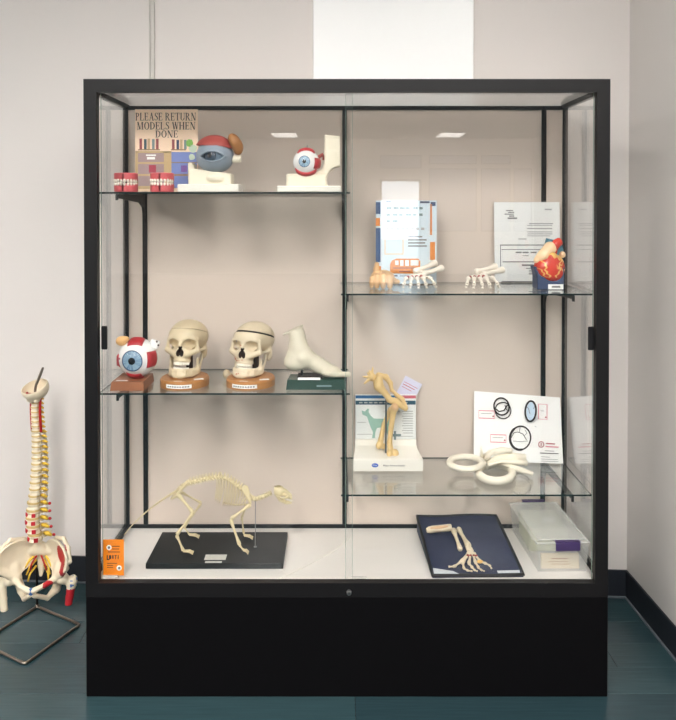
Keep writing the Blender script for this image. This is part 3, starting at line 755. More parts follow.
def jaw_fn(op):
    def f(p):
        q = p.copy(); q[:, 2] += op
        d = None
        for s_ in (-1, 1):
            for z, r in ((-94, 8.5), (-80, 7.5)):
                pts = [(0, -69, z), (s_ * 21, -65, z), (s_ * 37, -46, z + 2), (s_ * 49, -10, z + 9)]
                e = s_chain(q, pts, [r + 1, r, r, r - 1], 4); d = e if d is None else smin(d, e, 8)
            d = smin(d, s_cap(q, (s_ * 49, -6, -78), (s_ * 54, 2, -40), 8, 6), 8); d = smin(d, s_cap(q, (s_ * 50, -16, -74), (s_ * 50, -22, -36), 7, 4), 8)
            d = smin(d, s_cap(q, (s_ * 54, 2, -40), (s_ * 56, 4, -16 - op), 6, 6), 5)
            d = smin(d, s_ell(q, (s_ * 12, -72, -98), (9, 7, 8)), 7)
        return smin(d, s_ell(q, (0, -72, -96), (15, 8, 9)), 8)
    return f
def teeth_arc(zc, hz, k, yo, rx=27, ry=32):
    m = MB()
    for i in range(14):
        a = math.radians(-90 + (i - 6.5) * 11.8); x = rx * math.cos(a) / 1000; y = (yo + ry * math.sin(a)) / 1000
        m.ell((x, y, zc / 1000), ((3.0 + (abs(i - 6.5) < 1) * .9) / 1000, .0035, hz / 1000), 8, 6, T=Matrix.Rotation(a + PI / 2, 3, 'Z'))
    return m
mat('skull_mark', (176, 84, 66), .6); mat('skull_blue', (92, 110, 150), .6)
SKULL = {}
def skull(px, ybase, turn, label, zcut, gap, op, bonem, marks):
    Yc = .24
    ctr = at(px, 370, Yc)
    r_ = thing('human_skull', label, 'skull', (ctr.x, Yc, ZL2 + .0285), turn)
    zt = lambda z: z
    PT = math.radians(-9); v_, _f = surf(jaw_fn(op), (-66, -90, -118 - op), (66, 20, -4), 4.0)
    off = -(v_[:, 1] * math.sin(PT) + v_[:, 2] * math.cos(PT)).min() + .3      # the jaw rests on the board
    L_ = (0, 0, off / 1000); RX = (PT, 0, 0)
    tilt = lambda p: p[:, 2] - zcut + .16 * (p[:, 1] + 40)
    h = 2.0
    key = 'g%d' % gap
    low = lambda p: smax(skull_fn(p), tilt(p) + gap / 2, 1.5)
    cap_ = lambda p: smax(skull_fn(p), -tilt(p) + gap / 2, 1.5)
    nasal_shade = lambda v: ((nasal(v) < 3) & (v[:, 1] > -69)).astype(int)  # inside of the nose painted dark brown as recess shade
    sculpt('cranium', low, (-74, -84, -66), (74, 106, 76), h, [bonem, 'socket'], r_, mfun=nasal_shade, loc=L_, rot=RX)
    sculpt('skull_cap', cap_, (-74, -84, 20), (74, 106, 104), h, bonem, r_, loc=L_, rot=RX)
    if gap > 1: sculpt('gap_shade', lambda p: np.maximum(skull_fn(p) + 2.5, np.abs(tilt(p)) - gap * .75), (-74, -84, 30), (74, 106, 80), 2.4, 'gap_shade_and_block', r_, loc=L_, rot=RX)  # dark filler standing in for the shade inside the cap gap
    sculpt('lower_jaw', jaw_fn(op), (-68, -90, -118 - op), (68, 20, -4), h, bonem, r_, loc=L_, rot=RX)
    up = teeth_arc(-59.5, 7.5, 0, -40).build('upper_teeth', 'teeth', r_, smooth=180, loc=L_, rot=RX)
    teeth_arc(-73 - op, 6.0, 0, -39, 27, 32).build('lower_teeth', 'teeth', r_, smooth=180, loc=L_, rot=RX)
    for s_ in (-1, 1):
        MB().tube([(s_ * .060, -.004, -.022), (s_ * .056, -.010, -.050), (s_ * .050, -.012, -.070 - op / 1000)], .0012, 6).build('jaw_spring', 'steel', r_, loc=L_, rot=RX)
    for x, y, z, rr, m in marks: MB().ell((x / 1000, (y - 2) / 1000, z / 1000), rr * 1.25 / 1000, 7, 5).build('painted_dot', m, r_, smooth=180, loc=L_, rot=RX)
    MB().tube([(0, .028, .0), (0, .028, off / 1000 - .018)], .012, 14).build('post', 'socket', r_)  # coloured dark brown to stand in for the shaded gap behind the cheek
    # oval board under it
    bd = thing('skull_board', 'oval wooden board with white paper label under the ' + label.split(' with ')[1].replace('its ', '') , 'board', (ctr.x, .2, ZL2), turn * .4)
    k = 40
    ring = lambda f: [(.086 * f * math.cos(2 * PI * i / k), .098 * f * math.sin(2 * PI * i / k)) for i in range(k)]
    m = MB().prism(ring(1.0), 0, .022).prism(ring(1.0), .022, .028, top=ring(.95)); m.build('board', 'wood', bd)
    lab = MB(); n = 10; vs = []
    for j, z in enumerate((.006, .019)):
        for i in range(n + 1):
            a = math.radians(-90 - 30 + 62 * i / n); vs.append((.0866 * math.cos(a), .0986 * math.sin(a), z))
    lab.add(vs, [(i, i + 1, n + 2 + i, n + 1 + i) for i in range(n)]); lo = lab.build('paper_label', 'paper', bd)
    tx = MB(); vs = []; fs = []
    for i in range(9):
        a0 = math.radians(-90 - 26 + 6 * i); a1 = a0 + math.radians(4.2); b = len(vs)
        vs += [(.0870 * math.cos(a), .0990 * math.sin(a), z) for a, z in ((a0, .010), (a1, .010), (a1, .0145), (a0, .0145))]; fs.append((b, b + 1, b + 2, b + 3))
    tx.add(vs, fs); tx.build('printed_line', 'ink_grey', lo, smooth=0)
    card('paper_slip', .034, .020, 'paper', bd, (.060, -.040, .0282), (-PI / 2, 0, math.radians(24)))
    card('paper_slip', .030, .006, 'paper', bd, (-.004, -.078, .0282), (-PI / 2, 0, 0))
skull(187, 392, math.radians(-9), 'cream human skull with its jaw hanging open', 60, 1, 7, 'bone', [])
skull(252, 392, math.radians(-23), 'cream human skull with a dark gap below the lifted cap', 56, 6.5, 0, 'bone_pale',
      [(-22, -73, -40, 2.2, 'skull_mark'), (-30, -62, -34, 2.2, 'skull_mark'), (-14, -75, -46, 2.0, 'skull_mark'), (-6, -75, -46, 1.6, 'skull_mark'), (-42, -52, -26, 2.4, 'skull_mark'), (-47, -48, -18, 2.2, 'skull_mark'),
       (-10, -78, -92, 2.0, 'skull_mark'), (-2, -79, -90, 1.8, 'skull_mark'), (4, -78, -94, 1.6, 'skull_mark'), (-30, -61, 22, 1.8, 'skull_blue'), (-8, -68, 8, 1.6, 'skull_mark'), (8, -78, -42, 1.5, 'skull_mark')])
jb = at(233, 378, .24); jo = thing('jaw_bone_piece', 'small loose cream bone lying behind the oval board', 'bone', (jb.x, .285, ZL2))
sculpt('bone_body', lambda p: smin(s_chain(p, [(-30, 0, 12), (0, -6, 14), (30, 0, 30)], [11, 9, 7], 4), s_ell(p, (-30, 0, 18), (14, 12, 17)), 6), (-52, -24, -2), (46, 22, 44), 2.4, 'bone', jo)

# ------------------------------------------------------------------ plaster foot on green stand
Yf = .16; fb = at(316, 389, .115); ft = thing('plaster_foot', 'cream plaster foot and ankle on a dark green stand', 'foot model', (at(316, 380, Yf).x, Yf, ZL2))
bx0, bx1 = at(286, 388, .115).x - ft.location.x, at(345, 388, .115).x - ft.location.x
MB().prism([(bx0, -.045), (bx1, -.045), (bx1, .050), (bx0 + .006, .050)], 0, .034, top=[(bx0 + .004, -.041), (bx1 - .003, -.041), (bx1 - .003, .048), (bx0 + .010, .048)]).build('stand', 'dark_green', ft, smooth=0)
s2 = (Yf + 2.6) / F * 1000
def fm(px, py): return ((px - 316) * s2, (394 - py) * s2 * 1.0)
g = lambda px, py: fm(px, py)
K = ft.location
def fpt(px, py, y=0):
    v = at(px, py, Yf); return ((v.x - K.x) * 1000, y, (v.z - ZL2) * 1000)
def foot(p):
    d = s_chain(p, [fpt(296.5, 333), fpt(298.5, 346), fpt(304, 357)], [29, 31, 35], 8)
    d = smin(d, s_ell(p, fpt(296, 362), (43, 31, 31)), 18)
    d = smin(d, s_ell(p, fpt(296.5, 355), (34, 28, 30)), 14)
    d = smin(d, s_chain(p, [fpt(304, 357, 2), fpt(319, 365.5, 2), fpt(334, 371.5, 0)], [33, 27, 18.5], 8), 10)
    d = smin(d, s_ell(p, fpt(331, 372), (38, 38, 17)), 10)
    for i, (yy, x1, r) in enumerate(((-26, 350.5, 10), (-9, 349, 8), (3, 347, 7.5), (14, 344, 7), (24, 341, 6.5))):
        a = fpt(334, 373, yy * .95); b = fpt(x1 - 2.4, 374.0 - (1.2 if i == 0 else 0), yy); d = smin(d, s_cap(p, a, b, r, r * .95), 4)
    d = smin(d, s_ell(p, fpt(302, 357, -26), (13, 12, 14)), 10)
    n = A(-.42, 0, .907); pl = (p - A(*fpt(291, 330.5))) @ n; d = smax(d, pl, 2)
    fl_ = s_cap(p, fpt(284.5, 333.5), fpt(296, 328), 8, 28); fl_ = np.maximum(fl_, np.abs(pl + 2) - 3)
    return smin(d, fl_, 2)
sculpt('foot', foot, (-150, -62, 30), (142, 60, 260), 2.5, 'foot_cream', ft)
u0, u1 = fpt(302, 378), fpt(302, 368)
MB().tube([(u0[0] / 1000, -.01, .030), (u1[0] / 1000, -.01, .070)], .0045, 10).build('pin', 'black_plastic', ft)
v0 = fpt(309, 376)[0] / 1000
MB().box((v0 - .040, -.030, .034), (v0 + .048, .03, .044), bev=.002).build('support_block', 'gap_shade_and_block', ft)
card('label_card', .078, .012, 'paper', ft, (v0 + .002, -.0405, .0375), (math.radians(-62), 0, 0))
print_bars('printed_line', [(v0 + .028, .010, v0 + .080, .016)], 'bk5', ft, loc=(0, -.0435, 0), y=-.0012)
# ------------------------------------------------------------------ upper right shelf
mat('skin_wood', (226, 184, 138), 0.5, var=0.1, scale=30); mat('mark_red', (150, 60, 56), .6); mat('orange_print', (232, 142, 60), .5, var=.05); mat('blue_print', (66, 96, 140), .5, var=.3, scale=60); mat('pale_blue', (222, 234, 242), .5, var=.02)
# flyer in acrylic stand
YF_ = .36; a_, b_ = at(375.5, 200, YF_), at(437, 282, YF_); W_ = b_.x - a_.x; Hh = a_.z - ZR1 - .004
fs_ = thing('flyer_stand', 'clear acrylic stand holding a pale flyer with an orange bus shape', 'sign holder', ((a_.x + b_.x) / 2, YF_, ZR1)); ff = fs_.location
MB().box((-W_ / 2, -.0045, 0), (W_ / 2, -.003, Hh + .004)).box((-W_ / 2, .003, 0), (W_ / 2, .0045, Hh + .004)).box((-W_ / 2, .0045, 0), (W_ / 2, .075, .003)).build('acrylic_holder', 'acrylic', fs_, smooth=0)
card('flyer_sheet', W_ - .004, Hh - .002, 'pale_blue', fs_, (0, -.001, Hh / 2 + .003), t=.001)
def fr(name, rects, m, dy=0):
    out = []
    for x0, y0, x1, y1 in rects:
        p, q = at(x0, y1, YF_), at(x1, y0, YF_); out.append((p.x - ff.x, p.z - ZR1, q.x - ff.x, q.z - ZR1))
    for grp in ([[r] for r in out] if name == 'printed_border' else [out]): print_bars(name, grp, m, fs_, y=-.0015 - dy)
rnd = random.Random(5)
fr('printed_border', [(375.8, 202, 380.5, 214), (375.8, 228, 380.5, 262)], 'blue_print'); fr('printed_border', [(375.8, 218, 380, 226), (375.8, 266, 381, 277), (430, 204, 432, 235), (430, 242, 435, 260)], 'orange_print')
fr('printed_border', [(420, 201.2, 429.5, 203.2), (430.5, 202, 435.5, 206), (386, 201.2, 391, 202.2)], 'navy')
b = []
for yy in (207, 213.5, 220): b += [(x, yy, x + w_, yy + 2.4) for x, w_ in [(386 + k * 6.5 + rnd.uniform(0, 1), rnd.uniform(3, 5.5)) for k in range(6 if yy < 219 else 2)]]
fr('printed_text', b, 'bk5'); fr('printed_text', [(x, 227.6, x + rnd.uniform(2, 4), 230) for x in range(386, 424, 5)], 'ink_lite')
fr('printed_text', [(408, 236 + 3.1 * k, 408 + rnd.uniform(13, 19), 237.4 + 3.1 * k) for k in range(4)], 'ink_grey')
fr('printed_panel', [(384.5, 235.5, 403.5, 236.5), (384.5, 253.5, 403.5, 254.5), (384.5, 236.5, 385.5, 253.5), (402.5, 236.5, 403.5, 253.5)], 'heart_cream')
p0, p1 = at(390, 273.5, YF_), at(420, 258.5, YF_); w0, h0 = p1.x - p0.x, p1.z - p0.z
pts = [(0, 0), (1, 0), (1, .82), (.94, 1), (.22, 1), (.06, .86), (0, .62)]
MB().prism([(x * w0, z * h0) for x, z in pts], 0, .0004, T=TR((p0.x - ff.x, -.0012, p0.z - ZR1), rx=PI / 2)).build('printed_bus', 'orange_print', fs_, smooth=0)
fr('printed_window', [(395, 260.5, 398.5, 265), (400, 260, 403.5, 266), (405, 260, 409, 266), (410.5, 260, 418.5, 265.5)], 'paper', .0006); fr('printed_text', [(393, 267.6, 416, 268.4), (399, 270.8, 410, 271.8)], 'bk1', .0006)
fr('printed_text', [(394, 275, 397.5, 276.5), (400, 275.5, 412, 276.2)], 'navy', .0002)

# document in sheet protector leaning on the back panel
YD = .43; a_, b_ = at(495, 202, YD), at(560.5, 282, YD); W_ = b_.x - a_.x; Hh = a_.z - ZR1 - .002
dc = thing('printed_document', 'white printed form in a clear sleeve standing behind the heart model', 'document', ((a_.x + b_.x) / 2, YD, ZR1)); dd = dc.location
th = math.radians(-3.5)
hold = MB().box((-W_ / 2, 0, 0), (W_ / 2, .001, Hh)).build('paper_sheet', 'paper', dc, smooth=0, loc=(0, 0, .002), rot=(th, 0, 0))
MB().box((-W_ / 2 - .004, -.0022, -.001), (W_ / 2 + .004, -.0014, Hh + .003)).build('clear_sleeve', 'acrylic', dc, smooth=0, loc=(0, 0, .002), rot=(th, 0, 0))
def dr(name, rects, m):
    out = []
    for x0, y0, x1, y1 in rects:
        p, q = at(x0, y1, YD), at(x1, y0, YD); out.append((p.x - dd.x, p.z - ZR1 - .002, q.x - dd.x, q.z - ZR1 - .002))
    print_bars(name, out, m, hold, y=-.0005)
dr('printed_text', [(507, 210, 514, 211), (509, 211.8, 515, 212.8), (505.5, 213.6, 514.5, 214.6), (510, 215.4, 515, 216.6), (508.5, 217.4, 518, 219)], 'ink_grey')
dr('printed_text', [(546, 208.6, 553, 210), (530, 223, 554, 224.2), (528, 225, 553, 225.8), (528, 228, 553, 229.2), (528, 231.5, 553, 232.4), (528, 233.5, 553, 234.4), (528, 235.5, 551, 236.3), (519, 238.5, 527, 239.6)], 'ink_lite')
dr('printed_frame', [(500.5, 244.6, 556, 245.6), (502, 249.2, 556, 249.9), (500.5, 245.6, 501.3, 267), (503, 261.4, 556, 262.4), (501.5, 282 - .8, 556, 282)], 'ink_grey')
dr('printed_text', [(516, 251.8, 522, 253.2), (523, 251.8, 529, 253.2), (531, 251.8, 537, 253.2), (523, 255.4, 529, 256), (522, 264.4, 533, 266), (526, 268, 533, 268.8), (529, 269.8, 533, 270.6), (529, 271.6, 533, 272.4), (529, 273.4, 533, 274.4)], 'ink_grey')

# heart model
YH = .215; hc = at(549, 280, YH); ht = thing('heart_model', 'red and cream human heart model cradled in a navy blue stand', 'heart model', (hc.x, YH, ZR1)); hl = ht.location
def hp(px, py, y=0):
    v = at(px, py, YH); return ((v.x - hl.x) * 1000, y, (v.z - ZR1) * 1000)
vc = hp(549.5, 267)
def cols(v):
    rel = v - A(*vc); w_ = np.sin(rel[:, 2] * .16) * 4 + np.sin(rel[:, 2] * .43 + 1) * 2.5
    band1 = np.abs(rel[:, 0] - 25 - .28 * rel[:, 2] + w_) < 3.6; band2 = np.abs(rel[:, 0] + 24 + .34 * rel[:, 2] - w_) < 3.6
    br1 = np.abs(rel[:, 2] - 12 + .5 * rel[:, 0] + np.sin(rel[:, 0] * .35) * 4) < 2.4; br2 = np.abs(rel[:, 2] + 12 - .7 * rel[:, 0] + np.sin(rel[:, 0] * .4) * 4) < 2.2
    br3 = np.abs(rel[:, 2] + 4 + .9 * rel[:, 0] + 44 + w_) < 2.4
    fat = band1 | band2 | ((br1 | br2) & (rel[:, 0] > 12)) | (br3 & (rel[:, 0] < -10)) | (rel[:, 2] + .4 * rel[:, 0] + np.sin(rel[:, 0] * .3) * 4 > 40)
    return (fat & (rel[:, 2] > -34)).astype(int)
def vent(p):
    d = smin(s_ell(p, vc, (54, 44, 52)), s_ell(p, (vc[0] + 6, -6, vc[2] - 22), (40, 36, 32)), 14)
    d = smin(d, s_cap(p, (vc[0] + 2, -26, vc[2] + 38), (vc[0] + 10, -32, vc[2] - 2), 18, 16), 10)
    return smin(d, s_ell(p, (vc[0] - 34, -10, vc[2] - 2), (20, 32, 34)), 10)
sculpt('ventricles', vent, (-70, -58, vc[2] - 64), (76, 54, vc[2] + 72), 1.7, ['heart_red', 'heart_fat'], ht, mfun=cols)
def atr(p):
    a = hp(537, 260, -12); b = hp(549, 248, -14); d = s_cap(p, a, b, 15, 24); d = smin(d, s_ell(p, hp(543, 256, -16), (24, 20, 20)), 10)
    cut = (p - A(*hp(534, 263.2))) @ A(-.42, 0, .907) * -1
    return smax(d, cut, 3)
sculpt('atrium', atr, (-85, -52, 70), (50, 30, 190), 2.4, 'heart_cream', ht)
MB().tube([Vector(hp(551, 255, -10)) / 1000, Vector(hp(552, 248, -14)) / 1000, Vector(hp(555.5, 243, -14)) / 1000, Vector(hp(559, 241.5, -8)) / 1000], [.017, .017, .0165, .015], 14).build('aorta', 'heart_red', ht, smooth=60)
MB().tube([Vector(hp(549, 254, 10)) / 1000, Vector(hp(549, 246, 8)) / 1000, Vector(hp(550.5, 239, 6)) / 1000], [.017, .0155, .0145], 14).build('vena_cava', 'vein_blue', ht, smooth=60)
MB().tube([Vector(hp(555, 255, 12)) / 1000, Vector(hp(560, 248.5, 8)) / 1000, Vector(hp(563, 247.5, 6)) / 1000], [.014, .013, .012], 14).build('pulmonary_vessel', 'vein_blue', ht, smooth=60)
MB().ell(Vector(hp(562, 254.5, -4)) / 1000, (.011, .018, .012), 12, 8).build('left_auricle', 'heart_cream', ht, smooth=180)
def stand(p):
    x0, x1 = hp(535, 288)[0], hp(561.5, 288)[0]; z1 = hp(535, 266)[2]
    d = s_box(p, ((x0 + x1) / 2, 4, z1 / 2), ((x1 - x0) / 2, 38, z1 / 2 + .0), 3)
    d = smin(d, s_box(p, (x0 + 3, 4, z1 - 16), (9, 30, 18), 4, rotm('Y', -18)), 8)
    return smax(np.maximum(d, -p[:, 2]), -(vent(p) - 1.0), 3)
sculpt('stand', stand, (-70, -48, -3), (62, 60, 112), 2.6, 'navy', ht)
q = Vector(hp(553, 286.6)) / 1000
card('name_plate', .054, .018, 'paper', ht, (q.x, -.0355, q.z + .003)); print_bars('printed_line', [(q.x - .014, q.z, q.x + .016, q.z + .006)], 'ink_grey', ht, loc=(0, -.0355, 0))

# beige hand with bent fingers
YH_ = .245; c_ = at(383, 289, .21); hd = thing('beige_hand', 'beige wooden hand model with four bent fingers and raised thumb', 'hand model', (c_.x, YH_, ZR1))
def hand(p):
    d = s_ell(p, (2, 26, 38), (44, 34, 26))
    for i, (x, zk, r) in enumerate(((-38, 36, 10), (-20, 42, 11), (1, 44, 12), (24, 40, 12.5))):
        pts = [(x * .8, 12, zk + 4), (x, -22, zk), (x * 1.05, -30, 24), (x * 1.06, -26, 9)]
        e = s_chain(p, pts, [r + 1, r, r - 1, r - 2.5], 3); d = smin(d, e, 4)
    d = smin(d, s_chain(p, [(-18, 30, 40), (-22, 16, 66), (-20, 8, 86)], [14, 10.5, 8.5], 4), 6)
    d = smin(d, s_cap(p, (34, 18, 26), (56, 6, 22), 14, 9), 8)
    return np.maximum(d, -p[:, 2])
sculpt('hand', hand, (-60, -48, -3), (72, 66, 100), 2.2, 'skin_wood', hd)
for x, z in ((-40, 10), (-21, 10), (1, 10), (25.5, 10)): MB().ell((x / 1000, -.0325, z / 1000 + .002), (.0055, .0022, .006), 8, 6).build('fingernail', 'heart_cream', hd, smooth=180)

# articulated hand skeletons
def hand_bones(r_, W, fingers, rad, uln, carp_r, bm='bone_white', red=True, s=1.0):
    """W: wrist centre; fingers: five lists of joints; rad, uln: (near, far) ends"""
    for F_ in fingers:
        m = MB()
        for i in range(len(F_) - 1): m.bone(F_[i], F_[i + 1], (.0062 - .0008 * i) * s, (.0056 - .0009 * i) * s, .6)
        m.build('finger', bm, r_, smooth=60)
    c = MB(); rr = random.Random(2)
    fx = (Vector(fingers[0][0]) - Vector(fingers[4][0])); fy = (Vector(rad[0]) - Vector(W))
    for i in range(4):
        for j in range(2):
            q = Vector(W) + fx * ((i - 1.5) / 4.2) + fy * (.12 + j * .45); c.ell(q, (carp_r * rr.uniform(.85, 1.1), carp_r * rr.uniform(.8, 1.1), carp_r * .85), 8, 6)
    c.build('wrist_bones', bm, r_, smooth=180)
    MB().bone(*rad, .011 * s, .0085 * s, .62, 10).build('radius', bm, r_, smooth=60); MB().bone(*uln, .0085 * s, .0095 * s, .6, 10).build('ulna', bm, r_, smooth=60)
    if red:
        m = MB()
        for i, F_ in enumerate(fingers[1:]):
            a, b = Vector(F_[0]), Vector(F_[1]); m.ell(a.lerp(b, .35) + Vector((0, -.004, .003)) * s, (.0042 * s, .0026 * s, .0042 * s), 7, 5)
        m.build('red_marks', 'mark_red', r_, smooth=180)
def shelf_hand(px, label, flip=0, k=1.0):
    c0 = at(px, 289, .2); r_ = thing('skeleton_hand', label, 'hand skeleton', (c0.x, .235, ZR1), 0)
    W = Vector((-.004, .02, .040)); fs2 = []
    for i, (x, y, z) in enumerate(((.062, -.052, .006), (.026, -.074, .006), (-.004, -.082, .006), (-.034, -.076, .006), (-.058, -.056, .006))):
        b0 = W + Vector((.013 * (1.8 - i), -.006, -.001 * i)); tip = Vector((x, y + .02, z)); mid = b0.lerp(tip, .55) + Vector((0, -.006, .018)); m2 = b0.lerp(tip, .85) + Vector((0, -.012, .009))
        fs2.append([b0, mid, m2, tip])
    R0 = W + Vector((.016, .022, .004))
    hand_bones(r_, W, fs2, (R0, R0 + Vector((.092, .045, .024 * k))), (W + Vector((-.006, .034, .014)), W + Vector((.084, .078, .046 * k))), .0105, s=1.5)
    return r_
shelf_hand(419, 'white skeleton hand lying between the beige hand and the flyer, forearm bones raised')
shelf_hand(482, 'white skeleton hand lying apart in front of the printed form', k=.7)

# ------------------------------------------------------------------ lower right shelf
# dog hip and thigh on an L-shaped stand
mat('dog_print', (150, 186, 172), .6, var=.1); mat('header_blue', (44, 100, 150), .5); mat('header_navy', (36, 78, 96), .5); mat('logo_blue', (40, 90, 190), .4); mat('panel_white', (232, 234, 232), .5, var=.02); mat('rod_grey', (92, 100, 104), .35, metal=.6); mat('card_lilac', (214, 212, 232), .5, var=.02); mat('card_red', (196, 96, 110), .5)
YB0, YB1 = .300, .425
ds = thing('dog_hip_model', 'tan dog pelvis and thigh bones on a white stand with printed backboard', 'bone model', (at(387, 470, .36).x, .36, ZR2)); dl = ds.location
x0, x1 = at(353.5, 471, YB0).x - dl.x, at(423, 471, YB0).x - dl.x; u0, u1 = at(355.3, 400, YB1).x - dl.x, at(416, 400, YB1).x - dl.x; zt = at(385, 395, YB1).z - ZR2
hb = at(385, 459, YB0).z - ZR2
bs = MB()
yb, yf = YB1 - dl.y, YB0 - dl.y
prof = [(yf, 0), (yf, hb - .004), (yf + .004, hb), (yb - .03, hb + .006), (yb - .008, hb + .014), (yb, hb + .035)]
prof2 = [(yb + .012, hb + .035), (yb + .012, 0)]
ws = lambda y: (x0 + (u0 - x0) * (y - yf) / (yb - yf), x1 + (u1 - x1) * (y - yf) / (yb - yf))
pp = prof + prof2; vs = []
for y_, z_ in pp: a, b = ws(min(y_, yb)); vs += [(a, y_, z_), (b, y_, z_)]
n = len(pp); fs = [(2 * i, 2 * i + 1, 2 * ((i + 1) % n) + 1, 2 * ((i + 1) % n)) for i in range(n)][::1] + [tuple(2 * i for i in range(n))[::-1], tuple(2 * i + 1 for i in range(n))]
fs = [f[::-1] for f in fs]
bs.add(vs, fs); bs.build('stand_base', 'white_plastic', ds, smooth=30)
bp_ = MB().box((u0, yb, hb + .036), (u1, yb + .012, zt), bev=.002).build('backboard', 'panel_white', ds, smooth=0)
def br(name, rects, m, dy=0, par=bp_):
    out = []
    for a, b, c, d in rects:
        p, q = at(a, d, YB1), at(c, b, YB1); out.append((p.x - dl.x, p.z - ZR2, q.x - dl.x, q.z - ZR2))
    print_bars(name, out, m, par, loc=(0, yb, 0), y=-.0005 - dy)
br('printed_header', [(355.6, 395.4, 415.8, 398.4)], 'header_blue'); br('printed_header', [(355.6, 400.6, 415.6, 404.6)], 'header_navy'); br('printed_header', [(402, 395.4, 415.8, 398.4)], 'card_red', .0003)
br('printed_text', [(359 + 5 * k, 402, 362.5 + 5 * k, 403.2) for k in range(10)], 'ink_lite', .0003)
br('printed_text', [(402 + (k % 2), 411 + 2.4 * k, 413, 411.7 + 2.4 * k) for k in range(10)] + [(357.5, 422, 366, 422.6), (357, 434, 372, 434.5), (400, 436, 413, 436.6), (384, 411, 400, 411.6)], 'ink_lite')
dg_ = [(361.5, 410.5), (365, 411.5), (367.5, 408.5), (369, 409), (368.6, 412), (371, 416), (374, 418.5), (384, 418.8), (389, 417.8), (392, 420), (390.5, 424), (388.5, 428), (389.5, 434), (391.5, 438), (388.8, 438), (386, 431), (384, 427), (377, 428), (375.4, 432), (375, 438), (372, 438), (373, 432), (370.5, 427), (368.6, 421.5), (367, 416.5), (362.5, 414.5)]
v = [at(a, b, YB1) for a, b in dg_]
MB().prism([(p.x - dl.x, p.z - ZR2) for p in v][::-1], 0, .0004, T=TR((0, yb - .0002, 0), rx=PI / 2)).build('printed_dog', 'dog_print', bp_, smooth=0)
br('printed_joint', [(392, 434, 401, 436.5), (394, 431, 396, 440)], 'bk5')
lg = at(375, 465.3, YB0); n = 28
MB().prism([(.0125 * math.cos(2 * PI * i / n), .0075 * math.sin(2 * PI * i / n)) for i in range(n)], 0, .0008, T=TR((lg.x - dl.x, yf, lg.z - ZR2), rx=PI / 2)).build('logo_oval', 'logo_blue', ds, smooth=0)
text_mesh('logo_text', 'Pfizer', .0078, 'paper', ds, (lg.x - dl.x, yf - .0010, lg.z - ZR2))
tq = at(394, 465.6, YB0); text_mesh('printed_title', 'Pfizer Animal Health', .0098, 'ink', ds, (tq.x - dl.x, yf - .0004, tq.z - ZR2), sx=1.0)
YG = .355
def dp(cx_, cy_, y=0):     # points of the bone read off the picture, at the model's own depth
    v = at(345 + cx_ / 6.541, 365 + cy_ / 6.541, YG); return ((v.x - dl.x) * 1000, y + (YG - dl.y) * 1000, (v.z - ZR2) * 1000)
def pelvis(p):
    d = s_chain(p, [dp(225, 85), dp(222, 140), dp(262, 185), dp(295, 225), dp(330, 240), dp(395, 285)], [13, 18, 11, 13, 12, 10], 8)
    d = smin(d, s_chain(p, [dp(205, 115, 4), dp(235, 160, 2)], [12, 14], 4), 6)
    d = smin(d, s_chain(p, [dp(222, 75, 22), dp(270, 90, 30), dp(300, 130, 30), dp(310, 180, 26), dp(375, 235, 24), dp(400, 285, 14)], [11, 11, 9, 7, 10, 9], 6), 5)
    return smax(d, -s_ell(p, dp(308, 205, 14), (9, 20, 12)), 3)
sculpt('pelvis', pelvis, (-90, -75, 160), (90, 75, 380), 2.4, 'bone_tan', ds)
def sacr(p):
    d = s_ell(p, dp(180, 85, 14), (14, 16, 16))
    for e, r in ((dp(182, 22, 14), 3), (dp(160, 40, 12), 3), (dp(118, 78, 4), 3), (dp(128, 120, 0), 4), (dp(150, 60, 20), 4)): d = smin(d, s_cap(p, dp(175, 85, 12), e, 8, r), 3)
    return smin(d, s_cap(p, dp(190, 90, 14), dp(225, 95, 14), 10, 10), 5)
sculpt('sacral_vertebra', sacr, (-120, -75, 230), (20, 75, 400), 2.4, 'bone_tan', ds)
def fem(p):
    d = s_chain(p, [dp(316, 290, -16), dp(300, 400, -14), dp(290, 500, -12), dp(298, 560, -12)], [12, 9.5, 9.5, 12], 4)
    d = smin(d, s_ell(p, dp(322, 272, -18), (16, 15, 17)), 4); d = smin(d, s_ell(p, dp(288, 565, -22), (11, 13, 14)), 5)
    return smin(d, s_ell(p, dp(325, 572, -10), (15, 15, 16)), 5)
sculpt('femur', fem, (-60, -75, -10), (90, 45, 300), 2.6, 'bone_tan', ds)
def fem2(p):
    d = s_chain(p, [dp(300, 300, 22), dp(258, 400, 22), dp(236, 500, 20), dp(232, 530, 20)], [10, 9, 10, 12], 4)
    d = smin(d, s_ell(p, dp(222, 535, 16), (11, 12, 14)), 5); return smin(d, s_ell(p, dp(255, 545, 24), (12, 13, 11)), 5)
sculpt('femur', fem2, (-80, -50, -10), (70, 75, 300), 2.6, 'bone_tan', ds)
MB().ell(Vector(dp(322, 262, -26)) / 1000, .0135, 14, 10).build('femoral_head', 'skin_wood', ds, smooth=180)
ra = Vector(dp(267, 560, 6)) / 1000; rb = Vector(dp(270, 210, 6)) / 1000
MB().tube([(ra.x, ra.y, hb - .001), (rb.x, rb.y, rb.z)], .0034, 10).build('rod', 'rod_grey', ds)
